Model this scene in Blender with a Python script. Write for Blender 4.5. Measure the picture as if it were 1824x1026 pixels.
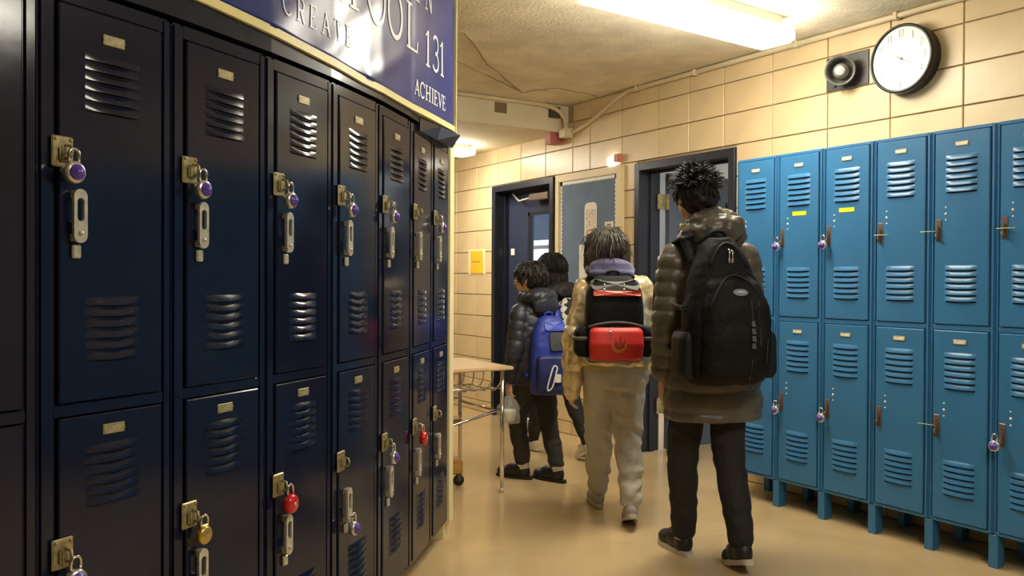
import bpy, bmesh, math, random
from math import sin, cos, pi, radians, sqrt, atan2
from mathutils import Vector, Matrix, noise, Quaternion
random.seed(7)
for _o in list(bpy.data.objects): bpy.data.objects.remove(_o)
SC = bpy.context.scene
COL = SC.collection

# ------------------------------------------------------------------ camera, world, exposure
YAW, PITCH, ROLL, EYE = radians(32.32), radians(.578), radians(.286), 1.274
fwd = Vector((sin(YAW)*cos(PITCH), cos(YAW)*cos(PITCH), -sin(PITCH)))
rgt = Vector((cos(YAW), -sin(YAW), 0)); upv = rgt.cross(fwd)
rgt, upv = rgt*cos(ROLL)+upv*sin(ROLL), upv*cos(ROLL)-rgt*sin(ROLL)
cam_d = bpy.data.cameras.new('camera'); cam = bpy.data.objects.new('camera', cam_d); COL.objects.link(cam)
m4 = Matrix.Identity(4)
for i_, v_ in enumerate((rgt, upv, -fwd)):
    for j_ in range(3): m4[j_][i_] = v_[j_]
m4.translation = Vector((0, 0, EYE)); cam.matrix_world = m4
cam_d.sensor_width = 36; cam_d.lens = 36*1540.6/1824; cam_d.clip_start = .05
SC.camera = cam
world = bpy.data.worlds.new('world'); SC.world = world; world.use_nodes = True
bg = world.node_tree.nodes['Background']; bg.inputs[0].default_value = (.62, .8, 1, 1); bg.inputs[1].default_value = 2.2
SC.view_settings.view_transform = 'Standard'; SC.view_settings.look = 'None'
SC.view_settings.gamma = 1; SC.view_settings.use_curve_mapping = False
SC.view_settings.exposure = 2.12
LAMP_STRENGTH = 9.0
LAMP_COLOUR = (1, .945, .80)

# ------------------------------------------------------------------ materials
MATS = {}
def mat(name, col, rough=.5, metal=0, bump=0, bscale=40, var=0, vscale=4, spec=.5, coat=0, sheen=0, emit=None, estr=0,
        alpha=None, trans=0, stretch=None, distort=0, col2=None, detail=4):
    if name in MATS: return MATS[name]
    m = bpy.data.materials.new(name); m.use_nodes = True
    nt = m.node_tree; b = nt.nodes['Principled BSDF']
    b.inputs['Base Color'].default_value = (*col, 1); b.inputs['Roughness'].default_value = rough
    b.inputs['Metallic'].default_value = metal; b.inputs['Specular IOR Level'].default_value = spec
    if coat: b.inputs['Coat Weight'].default_value = coat; b.inputs['Coat Roughness'].default_value = .08
    if sheen: b.inputs['Sheen Weight'].default_value = sheen
    if trans: b.inputs['Transmission Weight'].default_value = trans
    if alpha is not None: b.inputs['Alpha'].default_value = alpha
    if emit: b.inputs['Emission Color'].default_value = (*emit, 1); b.inputs['Emission Strength'].default_value = estr
    tc = nt.nodes.new('ShaderNodeTexCoord')
    src = tc.outputs['Object']
    if stretch:
        mp = nt.nodes.new('ShaderNodeMapping'); mp.inputs['Scale'].default_value = stretch
        nt.links.new(src, mp.inputs[0]); src = mp.outputs[0]
    if var or col2:
        n = nt.nodes.new('ShaderNodeTexNoise'); n.inputs['Scale'].default_value = vscale; n.inputs['Detail'].default_value = detail
        n.inputs['Distortion'].default_value = distort
        nt.links.new(src, n.inputs['Vector'])
        cr = nt.nodes.new('ShaderNodeValToRGB')
        cr.color_ramp.elements[0].position = .35; cr.color_ramp.elements[1].position = .65
        a = tuple(max(0, c*(1-var)) for c in col); z = col2 or tuple(min(1, c*(1+var)) for c in col)
        cr.color_ramp.elements[0].color = (*a, 1); cr.color_ramp.elements[1].color = (*z, 1)
        nt.links.new(n.outputs['Fac'], cr.inputs[0]); nt.links.new(cr.outputs[0], b.inputs['Base Color'])
    if bump:
        n2 = nt.nodes.new('ShaderNodeTexNoise'); n2.inputs['Scale'].default_value = bscale; n2.inputs['Detail'].default_value = 5
        nt.links.new(src, n2.inputs['Vector'])
        bp = nt.nodes.new('ShaderNodeBump'); bp.inputs['Strength'].default_value = bump; bp.inputs['Distance'].default_value = .01
        nt.links.new(n2.outputs['Fac'], bp.inputs['Height']); nt.links.new(bp.outputs[0], b.inputs['Normal'])
    MATS[name] = m
    return m
M_navy = mat('navy_enamel', (.0085, .0125, .034), .14, bump=.035, bscale=9, var=.15, vscale=3)
M_navy_trim = mat('navy_trim', (.012, .016, .035), .2, bump=.02, bscale=9)
M_blue = mat('blue_enamel', (.040, .176, .37), .34, bump=.04, bscale=14, var=.06, vscale=3)
M_slot_shade = mat('painted_slot_shade', (.004, .004, .006), .9)
M_block = mat('glazed_block', (.73, .565, .325), .33, bump=.05, bscale=25, var=.05, vscale=3)
M_mortar = mat('mortar', (.44, .33, .185), .9)
M_floor = mat('vinyl_floor', (.58, .42, .215), .17, bump=.015, bscale=3, var=.08, vscale=1.7, distort=.6)
M_ceil = mat('ceiling_plaster', (.80, .71, .53), .9, bump=.55, bscale=55, var=.10, vscale=5)
M_beam = mat('beam_paint', (.74, .66, .48), .8, bump=.2, bscale=25, var=.05)
M_crack = mat('ceiling_crack', (.36, .28, .15), .9)
M_pil = mat('pale_yellow_paint', (.88, .78, .44), .45, bump=.05, var=.03)
M_cream = mat('cream_paint', (.78, .65, .38), .5, bump=.05, var=.04)
M_frame = mat('door_frame_paint', (.018, .021, .034), .35, bump=.05, var=.1)
M_leaf = mat('door_leaf_paint', (.030, .038, .075), .4, var=.12)
M_leaf2 = mat('classroom_door_paint', (.10, .12, .17), .4, var=.08)
M_pipe = mat('painted_conduit', (.68, .57, .37), .45, bump=.08, var=.08)
M_diff = mat('diffuser', (.9, .9, .85), .4, emit=LAMP_COLOUR, estr=LAMP_STRENGTH)
M_steelw = mat('lamp_housing', (.6, .58, .5), .5)
M_yellow = mat('banner_yellow', (.88, .80, .36), .4, bump=.05)
M_banner = mat('banner_vinyl', (.025, .042, .24), .27, bump=.05, bscale=5, var=.10, vscale=3)
M_letter = mat('banner_white', (.84, .87, .90), .35)
M_brass = mat('worn_brass', (.43, .37, .19), .36, metal=.45, bump=.1, var=.25, vscale=60)
M_nickel = mat('nickel', (.66, .64, .52), .3, metal=.45, bump=.05, var=.15, vscale=50)
M_chrome = mat('chrome', (.75, .74, .72), .12, metal=1)
M_purple = mat('purple_dial', (.11, .06, .42), .3, var=.2, vscale=90)
M_silver = mat('silver_lock', (.68, .66, .66), .25, metal=.75)
M_red = mat('red_lock', (.62, .015, .02), .25, coat=.5)
M_goldlock = mat('brass_lock', (.62, .44, .12), .3, metal=.7)
M_bronze = mat('bronze_latch', (.26, .19, .15), .35, metal=.6, var=.2, vscale=60)
M_card = mat('label_card', (.78, .74, .58), .5, var=.15, vscale=90)
M_cardd = mat('dull_label_card', (.42, .38, .22), .4, metal=.3, var=.2, vscale=90)
M_tape = mat('yellow_tape', (.86, .72, .02), .5)
M_black = mat('black_plastic', (.012, .012, .013), .4)
M_ink = mat('dark_ink', (.05, .045, .04), .7)
M_inklight = mat('grey_ink', (.22, .21, .18), .7)
M_white = mat('white_paint', (.85, .84, .78), .5)
M_paper = mat('paper', (.80, .76, .66), .7, var=.05, vscale=20)
M_photo = mat('printed_paper', (.66, .55, .46), .6, var=.3, vscale=35)
M_board = mat('board_blue_paper', (.135, .19, .285), .8, var=.08, vscale=6)
M_orange = mat('orange_paper', (.90, .55, .03), .6, var=.05)
M_paleyellow = mat('pale_yellow_paper', (.85, .78, .50), .6)
M_grey = mat('grey_metal', (.10, .095, .09), .4, metal=.4)
M_greyd = mat('dark_grey_plate', (.075, .072, .07), .5, metal=.3)
M_pink = mat('faded_red', (.50, .16, .14), .5)
M_glass = mat('glass', (.95, .97, 1), .03, trans=1, alpha=.25)
M_wood = mat('honey_wood', (.42, .22, .055), .4, var=.25, vscale=8, stretch=(1, 8, 8))
M_desk = mat('desk_laminate', (.66, .47, .28), .3, var=.04, vscale=30)
M_rubber = mat('rubber', (.02, .018, .016), .7)
M_room = mat('classroom_wall', (.72, .75, .78), .7)
M_blind = mat('blue_blind', (.10, .30, .62), .6)

# ------------------------------------------------------------------ mesh builder
class MB:
    def __init__(s): s.v = []; s.f = []; s.mi = []; s.sm = []
    def add(s, vs, fs, mi=0, smooth=False):
        o = len(s.v); s.v += [tuple(p) for p in vs]
        for f in fs: s.f.append(tuple(o+i for i in f)); s.mi.append(mi); s.sm.append(smooth)
        return s
    def box(s, a, b, mi=0, bev=0, M=None):
        x0, y0, z0 = a; x1, y1, z1 = b
        if bev <= 0:
            vs = [(x, y, z) for x in (x0, x1) for y in (y0, y1) for z in (z0, z1)]
            fs = [(0, 1, 3, 2), (4, 6, 7, 5), (0, 4, 5, 1), (2, 3, 7, 6), (0, 2, 6, 4), (1, 5, 7, 3)]
        else:
            bm = bmesh.new(); bmesh.ops.create_cube(bm, size=1)
            for v in bm.verts: v.co = ((x0+x1)/2+v.co.x*(x1-x0), (y0+y1)/2+v.co.y*(y1-y0), (z0+z1)/2+v.co.z*(z1-z0))
            bmesh.ops.bevel(bm, geom=bm.edges[:], offset=bev, segments=1 if bev < .004 else 2 if bev < .0065 else 4, affect='EDGES')
            bm.verts.index_update(); vs = [tuple(v.co) for v in bm.verts]; fs = [tuple(v.index for v in f.verts) for f in bm.faces]; bm.free()
        if M is not None: vs = [M @ Vector(p) for p in vs]
        return s.add(vs, fs, mi)
    def tube(s, pts, r, n=8, mi=0, closed=False, caps=True):
        pts = [Vector(p) for p in pts]; N = len(pts); R = r if isinstance(r, (list, tuple)) else [r]*N
        vs = []; prev = None
        for i, p in enumerate(pts):
            if closed: t = pts[(i+1) % N]-pts[i-1]
            else: t = pts[min(i+1, N-1)]-pts[max(i-1, 0)]
            t.normalize()
            if prev is None:
                a = t.cross(Vector((0, 0, 1)))
                if a.length < .1: a = t.cross(Vector((1, 0, 0)))
            else: a = prev-t*prev.dot(t)
            a.normalize(); prev = a; b = t.cross(a)
            vs += [p+(a*cos(2*pi*k/n)+b*sin(2*pi*k/n))*R[i] for k in range(n)]
        fs = []
        for i in range(N if closed else N-1):
            j = (i+1) % N
            for k in range(n): l = (k+1) % n; fs.append((i*n+k, i*n+l, j*n+l, j*n+k))
        if caps and not closed: fs += [tuple(range(n-1, -1, -1)), tuple((N-1)*n+k for k in range(n))]
        return s.add(vs, fs, mi, True)
    def lathe(s, prof, c, axis, n=20, mi=0, smooth=True):   # prof: (radius, height along axis)
        ax = Vector(axis).normalized(); a = ax.cross(Vector((0, 0, 1)))
        if a.length < .1: a = ax.cross(Vector((1, 0, 0)))
        a.normalize(); b = ax.cross(a); c = Vector(c); vs = []; fs = []
        for r, h in prof: vs += [c+ax*h+(a*cos(2*pi*k/n)+b*sin(2*pi*k/n))*max(r, 1e-5) for k in range(n)]
        for i in range(len(prof)-1):
            for k in range(n): l = (k+1) % n; fs.append((i*n+k, i*n+l, (i+1)*n+l, (i+1)*n+k))
        fs += [tuple(range(n-1, -1, -1)), tuple((len(prof)-1)*n+k for k in range(n))]
        return s.add(vs, fs, mi, smooth)
    def mesh(s, name, mats):
        me = bpy.data.meshes.new(name); me.from_pydata(s.v, [], s.f)
        for m in (mats if isinstance(mats, (list, tuple)) else [mats]): me.materials.append(m)
        me.polygons.foreach_set('material_index', s.mi); me.polygons.foreach_set('use_smooth', s.sm)
        bm = bmesh.new(); bm.from_mesh(me); bmesh.ops.recalc_face_normals(bm, faces=bm.faces[:]); bm.to_mesh(me); bm.free()
        me.update(); return me
    def obj(s, name, mats, parent=None, loc=None, rz=None): return put(name, s.mesh(name, mats), parent, loc, rz)
def put(name, me, parent=None, loc=None, rz=None):
    o = bpy.data.objects.new(name, me); COL.objects.link(o)
    if parent is not None: o.parent = parent
    if loc is not None: o.location = loc
    if rz is not None: o.rotation_euler = (0, 0, rz)
    return o
def tag(o, label, cat, group=None):
    o['label'] = label; o['category'] = cat
    if group: o['group'] = group
    return o
def thing(name, label, cat, loc=(0, 0, 0), rz=0, group=None):
    return tag(put(name, None, None, loc, rz), label, cat, group)
def struct(o): o['kind'] = 'structure'; return o
def bevel_shade(o, w=.002):
    return o

# serif stroke lettering: each glyph is (advance, list of (polyline, thickness))
def arc(cx, cy, rx, ry, a0, a1, n=14): return [(cx+rx*cos(radians(a0+(a1-a0)*i/n)), cy+ry*sin(radians(a0+(a1-a0)*i/n))) for i in range(n+1)]
K, T_ = .13, .055
def sf(x, y, w=.16): return ([(x-w/1.0, y), (x+w/1.0, y)], T_)
GL = {
 'S': [(arc(.36, .75, .26, .23, 25, 270) + arc(.36, .26, .28, .26, 90, -160), .1), ([(.6, .98), (.6, .74)], T_), ([(.1, .02), (.1, .28)], T_)],
 'C': [(arc(.42, .5, .36, .5, 40, 320, 22), .1), ([(.72, .97), (.72, .7)], T_)],
 'H': [([(.16, 0), (.16, 1)], K), ([(.7, 0), (.7, 1)], K), ([(.16, .52), (.7, .52)], T_), sf(.16, .02), sf(.16, .98), sf(.7, .02), sf(.7, .98)],
 'O': [(arc(.43, .5, .37, .49, 0, 360, 30), .1)],
 'L': [([(.18, 0), (.18, 1)], K), sf(.18, .98), ([(.04, .03), (.62, .03)], T_), ([(.62, .0), (.64, .26)], T_)],
 '1': [([(.3, 0), (.3, 1)], K), sf(.3, .02), ([(.3, .97), (.1, .82)], T_)],
 '3': [(arc(.3, .74, .23, .25, 150, -90) + arc(.3, .27, .27, .26, 90, -150), .09)],
 'R': [([(.16, 0), (.16, 1)], K), sf(.16, .02), sf(.16, .98), ([(.16, .97)] + arc(.42, .73, .22, .24, 90, -90) + [(.16, .49)], .08), ([(.36, .49), (.68, .02), (.8, .02)], .1)],
 'E': [([(.16, 0), (.16, 1)], K), ([(.02, .02), (.64, .02), (.66, .24)], T_), ([(.02, .98), (.6, .98), (.62, .78)], T_), ([(.16, .52), (.46, .52)], T_), ([(.46, .62), (.46, .42)], T_)],
 'A': [([(.1, 0), (.4, 1)], T_), ([(.4, 1), (.7, 0)], K), ([(.2, .34), (.6, .34)], T_), sf(.1, .02, .12), sf(.7, .02, .12)],
 'T': [([(.38, 0), (.38, 1)], K), sf(.38, .02), ([(.04, .78), (.06, .97), (.7, .97), (.72, .78)], T_)],
 'I': [([(.2, 0), (.2, 1)], K), sf(.2, .02), sf(.2, .98)],
 'V': [([(.08, 1), (.38, 0)], K), ([(.38, 0), (.68, 1)], T_), sf(.08, .98, .12), sf(.68, .98, .12)],
 'N': [([(.14, 0), (.14, 1)], T_), ([(.14, 1), (.68, 0)], K), ([(.68, 0), (.68, 1)], T_), sf(.14, .02, .12), sf(.1, .98, .1), sf(.68, .98, .12)],
 '2': [(arc(.3, .72, .24, .27, 160, -40) + [(.06, .05)], .09), ([(.06, .04), (.58, .04), (.58, .16)], T_)],
 '4': [([(.42, 0), (.42, 1), (.04, .3), (.6, .3)], .08)],
 '5': [([(.54, .97), (.16, .97), (.12, .55)] + arc(.28, .3, .26, .3, 110, -150), .09)],
 '6': [(arc(.31, .3, .24, .29, 0, 360, 20), .09), ([(.08, .32), (.14, .7), (.48, .98)], .08)],
 '7': [([(.06, .8), (.06, .96), (.56, .96), (.22, 0)], .09)],
 '8': [(arc(.3, .74, .2, .24, 0, 360, 18), .08), (arc(.3, .26, .25, .25, 0, 360, 18), .09)],
 '9': [(arc(.3, .7, .24, .29, 0, 360, 20), .09), ([(.54, .68), (.46, .3), (.12, .02)], .08)],
 '0': [(arc(.3, .5, .24, .49, 0, 360, 22), .09)],
}
ADV = {'S': .8, 'C': .9, 'H': .98, 'O': .98, 'L': .8, '1': .62, '3': .72, 'R': .94, 'E': .8, 'A': .86, 'T': .84, 'I': .46, 'V': .82, 'N': .92}
def glyph(mb, ch, f, mi=0):     # f maps (x, y) in glyph units to a 3D point
    for pts, th in GL[ch]:
        P = [Vector(p) for p in pts]
        # subdivide long strokes so they bend with the surface
        Q = [P[0]]
        for a, b in zip(P, P[1:]):
            n = max(1, int((b-a).length/.25))
            for i in range(1, n+1): Q.append(a.lerp(b, i/n))
        L = []
        for i, p in enumerate(Q):
            t = (Q[min(i+1, len(Q)-1)]-Q[max(i-1, 0)])
            if t.length < 1e-6: t = Vector((0, 1))
            t.normalize(); nrm = Vector((-t.y, t.x))*th/2
            L += [f(*(p+nrm)), f(*(p-nrm))]
        mb.add(L, [(2*i, 2*i+1, 2*i+3, 2*i+2) for i in range(len(Q)-1)], mi)

# ------------------------------------------------------------------ the left bank's plan: a convex arc of equal lockers
LW, TH3, DTH, P3 = .355, 48.481, -3.854, Vector((1.016, 2.710))
def arc_dir(k): a = radians(TH3+DTH*(min(k, 5)-3)); return Vector((sin(a), cos(a)))
PTS = {3: P3}
for k in range(3, 13): PTS[k+1] = PTS[k]+arc_dir(k)*LW
for k in range(2, -3, -1): PTS[k] = PTS[k+1]-arc_dir(k)*LW
def front(s, off=0):           # point on the front line at arc length s, moved off towards the corridor; with smoothed normal
    k = math.floor(s/LW); k = max(-2, min(12, k)); d = arc_dir(k); p = PTS[k]+d*(s-k*LW)
    u = s/LW-k; a = radians(TH3+DTH*(min(5, k+u-.5)-3)); n = Vector((cos(a), -sin(a)))
    return p+n*off
def ribbon(mb, s0, s1, z0, z1, off0, off1, n=24, mi=0, low=None):   # curved bar between offsets off0 (back) and off1 (front)
    vs = []
    for i in range(n+1):
        s = s0+(s1-s0)*i/n; a, b = front(s, off0), front(s, off1(s) if callable(off1) else off1); c = front(s, low(s)) if low else b
        q0 = z0(s) if callable(z0) else z0; q1 = z1(s) if callable(z1) else z1
        vs += [(a.x, a.y, q0), (c.x, c.y, q0), (b.x, b.y, q1), (a.x, a.y, q1)]
    fs = []
    for i in range(n):
        for k in range(4): l = (k+1) % 4; fs.append((4*i+k, 4*i+l, 4*i+4+l, 4*i+4+k))
    fs += [(3, 2, 1, 0), tuple(4*n+k for k in range(4))]
    mb.add(vs, fs, mi)

# ------------------------------------------------------------------ setting
WX = 4.2; CZ = 2.70
Y0, Y1 = -9.0, 10.2
struct(MB().box((-4.5, Y0-.2, -.1), (8.6, 14, 0)).obj('floor', M_floor))
ceil_o = struct(MB().box((-4.5, Y0-.2, CZ), (WX+.2, 5.8, CZ+.15)).obj('ceiling', M_ceil))
struct(MB().box((-4.5, 5.8, 2.485), (WX+.2, Y1+.2, CZ+.15)).obj('ceiling_beam', M_beam))
def crack(pts, w):
    mb = MB(); q = []
    for a, b in zip(pts, pts[1:]):
        for i in range(4): q.append(Vector(a).lerp(Vector(b), i/4)+Vector((random.uniform(-.012, .012), random.uniform(-.012, .012))))
    q.append(Vector(pts[-1])); mb.tube([(p.x, p.y, CZ) for p in q], [w*random.uniform(.6, 1.2) for _ in q], 5)
    mb.obj('ceiling_crack', M_crack, ceil_o)
crack([(2.45, 4.4), (2.95, 4.95), (3.6, 5.56)], .009)
crack([(2.7, 4.98), (3.1, 5.22), (3.55, 5.52)], .007)
crack([(3.6, 5.56), (3.66, 5.38), (3.72, 5.27), (3.99, 5.30), (4.15, 5.34)], .006)

# right wall: mortar bed with the two door openings, then one glazed block per cell
DOORS = [(3.945, 4.93, 2.13), (5.975, 6.975, 2.14)]
ZR = [0, .103, .308, .512, .717, .921, 1.126, 1.330, 1.535, 1.739, 1.944, 2.149, 2.354, 2.559, CZ]
YJ = [Y0]+[2.447-.4035*i for i in range(14, 0, -1)]+[2.447, 2.85, 3.25, 3.655, 4.056, 4.376, 4.692, 5.095, 5.49, 5.72, 6.11, 6.5, 6.89, 7.285, 7.69, 8.09, 8.5, 8.9, 9.3, 9.7, Y1]
wr = MB()
ys = [Y0]
for a, b, t in DOORS: ys += [a, b]
ys.append(Y1)
for i in range(0, len(ys)-1, 2): wr.box((WX+.012, ys[i], 0), (WX+.17, ys[i+1], CZ))
for a, b, t in DOORS: wr.box((WX+.012, a, t), (WX+.17, b, CZ))
wall_r = struct(wr.obj('wall_right', M_mortar))
BM = {}
def block(y0, y1, z0, z1):
    g = .0035; key = (round(y1-y0, 3), round(z1-z0, 3))
    if key not in BM:
        BM[key] = MB().box((0, -(y1-y0)/2+g, -(z1-z0)/2+g), (.03, (y1-y0)/2-g, (z1-z0)/2-g), bev=.0025).mesh('block', M_block)
    put('block', BM[key], wall_r, (WX+random.uniform(-.0008, .0008), (y0+y1)/2, (z0+z1)/2))
nblk = 0
for i in range(len(YJ)-1):
    for j in range(len(ZR)-1):
        y0, y1, z0, z1 = YJ[i], YJ[i+1], ZR[j], ZR[j+1]
        if y1 < 1.5 : continue
        if y0 > 8.4: continue
        if y0 > 5.7 and z0 > 2.5: continue
        pieces = [(y0, y1, z0, z1)]
        for a, b, t in DOORS:
            nxt = []
            for (p, q, r, s) in pieces:
                if q <= a+.001 or p >= b-.001 or r >= t-.001: nxt.append((p, q, r, s)); continue
                if p < a: nxt.append((p, a, r, s))
                if q > b: nxt.append((b, q, r, s))
                if s > t+.02: nxt.append((max(p, a), min(q, b), t, s))
            pieces = nxt
        for (p, q, r, s) in pieces:
            if q-p < .02 or s-r < .02: continue
            block(p, q, r, s); nblk += 1
# plain painted stretches of the same wall that the photograph does not show
MB().box((WX, Y0, 0), (WX+.02, next(YJ[k] for k in range(len(YJ)-1) if YJ[k+1] >= 1.5), CZ)).obj('plain_stretch', M_block, wall_r)
MB().box((WX, 8.5, 0), (WX+.02, Y1, CZ)).obj('plain_stretch', M_block, wall_r)
# curved partition behind the left bank, its end pilaster and the pale curb the lockers stand on
mb = MB(); ribbon(mb, -.7, 7*LW+.02, 0, CZ, -.62, -.40, 30)
wall_l = struct(mb.obj('wall_left', M_cream))
mb = MB(); ribbon(mb, -.7, 7*LW+.015, 1.985, CZ, -.40, -.03, 30); mb.obj('upper_wall', M_cream, wall_l)
mb = MB(); ribbon(mb, 7*LW+.004, 7*LW+.09, .075, CZ, -.62, .008, 3); mb.obj('pilaster', M_pil, wall_l)
mb = MB(); ribbon(mb, 7*LW-.015, 7*LW+.12, 0, .074, -.62, -.016, 4); mb.obj('pilaster_base', M_pil, wall_l)
mb = MB(); ribbon(mb, -.7, 6*LW-.03, 0, .086, -.38, -.11, 26)
struct(mb.obj('trim_1', M_cream))
struct(MB().box((-4.5, Y0-.2, 0), (WX+.2, Y0, CZ)).obj('wall_back', M_block))
struct(MB().box((-4.5, Y1, 0), (WX+.2, Y1+.2, CZ)).obj('wall_front', M_block))
struct(MB().box((-4.7, Y0-.2, 0), (-4.5, Y1+.2, CZ)).obj('wall_side', M_block))
# classroom on the other side of the right wall
cr = MB(); x0, x1 = WX+.17, 8.4
cr.box((x0, 2.6, 0), (x1, 2.8, 3)); cr.box((x0, 13.4, 0), (x1, 13.6, 3))
cr.box((x1, 2.6, 0), (x1+.2, 10.2, 3)); cr.box((x1, 13.1, 0), (x1+.2, 13.6, 3)); cr.box((x1, 10.2, 0), (x1+.2, 13.1, .9)); cr.box((x1, 10.2, 2.5), (x1+.2, 13.1, 3))
cr.box((x0, 2.6, 3), (x1+.2, 13.6, 3.1)); cr.box((x0-.15, Y1, 0), (x0, 13.6, 3)); cr.box((x0-.02, 2.6, CZ), (x0, 13.6, 3))
struct(cr.obj('wall_classroom', M_room))
w = MB()
w.box((x1+.05, 10.2, .9), (x1+.12, 10.26, 2.5)); w.box((x1+.05, 13.04, .9), (x1+.12, 13.1, 2.5)); w.box((x1+.05, 10.2, .9), (x1+.12, 13.1, .96))
w.box((x1+.05, 10.2, 2.44), (x1+.12, 13.1, 2.5)); w.box((x1+.05, 10.2, 1.80), (x1+.12, 13.1, 1.87)); w.box((x1+.05, 12.1, .9), (x1+.12, 12.2, 2.5)); w.box((x1+.05, 11.1, .9), (x1+.12, 11.2, 2.5))
win = struct(w.obj('window_1', M_white))
MB().box((x1+.08, 10.25, .95), (x1+.09, 13.05, 2.45)).obj('pane', M_glass, win)
MB().box((x1+.02, 10.2, 1.95), (x1+.03, 13.1, 2.5)).obj('blind', M_blind, win)

# ------------------------------------------------------------------ doors
def door_frame(n, y0, y1, zt):
    f = MB(); c = .055; d0, d1 = WX-.018, WX+.19
    for ya, yb in ((y0, y0+c), (y1-c, y1)): f.box((d0, ya, 0), (d1, yb, zt), bev=.003)
    f.box((d0+.0015, y0+.002, zt-c), (d1-.001, y1-.002, zt+.001), bev=.003)
    for ya, yb in ((y0+c, y0+c+.016), (y1-c-.016, y1-c)): f.box((WX+.085, ya, 0), (WX+.125, yb, zt-c))
    f.box((WX+.086, y0+c+.003, zt-c-.016), (WX+.124, y1-c-.003, zt-c+.001))
    return struct(f.obj('door_%d' % n, M_frame))
# door 1 (the far one): shut
d1 = door_frame(1, *DOORS[1])
ly0, ly1, lz = 6.035, 6.915, 2.08
lx = WX+.130; gy0, gy1, gz0, gz1 = 6.20, 6.545, 1.02, 1.86
lf = MB()
lf.box((lx, ly0, .01), (lx+.045, gy0, lz)); lf.box((lx, gy1, .01), (lx+.045, ly1, lz)); lf.box((lx, gy0, .01), (lx+.045, gy1, gz0)); lf.box((lx, gy0, gz1), (lx+.045, gy1, lz))
leaf = lf.obj('door_leaf', M_leaf, d1)
g = MB()
for a, b in (((gy0-.02, gz0-.02), (gy0+.012, gz1+.02)), ((gy1-.012, gz0-.02), (gy1+.02, gz1+.02)), ((gy0-.02, gz0-.02), (gy1+.02, gz0+.012)), ((gy0-.02, gz1-.012), (gy1+.02, gz1+.02))):
    g.box((lx-.008, a[0], a[1]), (lx, b[0], b[1]))
g.obj('glazing_bead', M_frame, leaf)
MB().box((lx+.02, gy0, gz0), (lx+.026, gy1, gz1)).obj('pane', M_glass, leaf)
MB().box((lx-.004, 6.80, 1.50), (lx, 6.86, 1.56)).obj('sticker', M_white, leaf)
MB().lathe([(.028, 0), (.028, .012), (.012, .014), (.012, .05), (.027, .055), (.03, .075), (.02, .09)], (lx, 6.715, .93), (-1, 0, 0), 16).obj('door_handle', M_nickel, leaf)
cl = MB(); cl.box((WX+.03, 6.12, 1.97), (WX+.085, 6.42, 2.03), bev=.006)
cl.obj('door_closer', M_bronze, d1)
MB().tube([(WX+.05, 6.40, 2.0), (WX+.06, 6.62, 1.985), (WX+.075, 6.75, 2.06)], .009, 8).obj('closer_arm', M_nickel, d1)
# door 2 (the near one): open into the classroom, hinged on its far jamb
d2 = door_frame(2, *DOORS[0])
lf = MB(); hx = WX+.235; W2 = .86; yl = 4.868
wx0, wx1, wz0, wz1 = hx+W2-.25, hx+W2-.10, .98, 1.86
lf.box((hx, yl-.045, .01), (wx0, yl, 2.07)); lf.box((wx1, yl-.045, .01), (hx+W2, yl, 2.07)); lf.box((wx0, yl-.045, .01), (wx1, yl, wz0)); lf.box((wx0, yl-.045, wz1), (wx1, yl, 2.07))
leaf2 = lf.obj('door_leaf', M_leaf2, d2)
MB().box((wx0, yl-.026, wz0), (wx1, yl-.02, wz1)).obj('pane', M_glass, leaf2)
g = MB()
for a, b in (((wx0-.018, wz0-.018), (wx0+.01, wz1+.018)), ((wx1-.01, wz0-.018), (wx1+.018, wz1+.018)), ((wx0, wz0-.018), (wx1, wz0+.01)), ((wx0, wz1-.01), (wx1, wz1+.018))):
    g.box((a[0], yl-.053, a[1]), (b[0], yl-.045, b[1]))
g.obj('glazing_bead', M_frame, leaf2)
for z in (.28, 1.0, 1.80):
    h = MB(); h.box((WX+.14, yl-.03, z), (hx+.03, yl-.018, z+.11), bev=.002); h.lathe([(.012, 0), (.012, .12)], (hx-.022, yl-.05, z-.005), (0, 0, 1), 10)
    h.obj('hinge', M_brass, d2)
MB().box((hx+.10, yl-.049, 1.60), (hx+.18, yl-.046, 1.70)).obj('sticky_note', M_tape, leaf2)
h = MB(); h.lathe([(.028, 0), (.028, .012), (.012, .014), (.012, .05), (.027, .055), (.03, .075), (.02, .09)], (hx+W2-.06, yl-.045, .98), (0, -1, 0), 16)
h.obj('door_handle', M_nickel, leaf2)

# ------------------------------------------------------------------ lamps
def lamp(label, cx, cy, zt, rz=0, L=1.31, W=.245, drop=.15):
    t = thing('ceiling_light', label, 'ceiling light', (cx, cy, zt), rz)
    h = MB(); h.box((-L/2+.03, -W/2+.06, -.07), (L/2-.03, W/2-.06, -.001), bev=.003); h.box((-L/2, -W/2+.024, -.0745), (L/2, W/2-.024, -.068)); h.obj('housing', M_steelw, t)
    d = MB(); prof = [(-W/2+.024, -.075), (-W/2+.001, -.098), (-W/2, -.135), (-W/2+.03, -drop), (W/2-.03, -drop), (W/2, -.135), (W/2-.001, -.098), (W/2-.024, -.075)]
    n = len(prof); vs = [(x, y, z) for x in (-L/2, L/2) for y, z in prof]
    fs = [(i, i+1, n+i+1, n+i) for i in range(n-1)]+[(n-1, 0, n, 2*n-1), tuple(range(n-1, -1, -1)), tuple(n+i for i in range(n))]
    d.add(vs, fs); d.obj('diffuser', M_diff, t)
    e = MB()
    for s in (-1, 1): e.box((s*(L/2+.004)-.004, -W/2-.002, -.08), (s*(L/2+.004)+.004, W/2+.002, -.068))
    e.obj('end_cap', M_steelw, t)
    return t
lamp('long white fluorescent ceiling light glowing above the corridor', 3.085, 3.185, CZ, radians(4))
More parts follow.
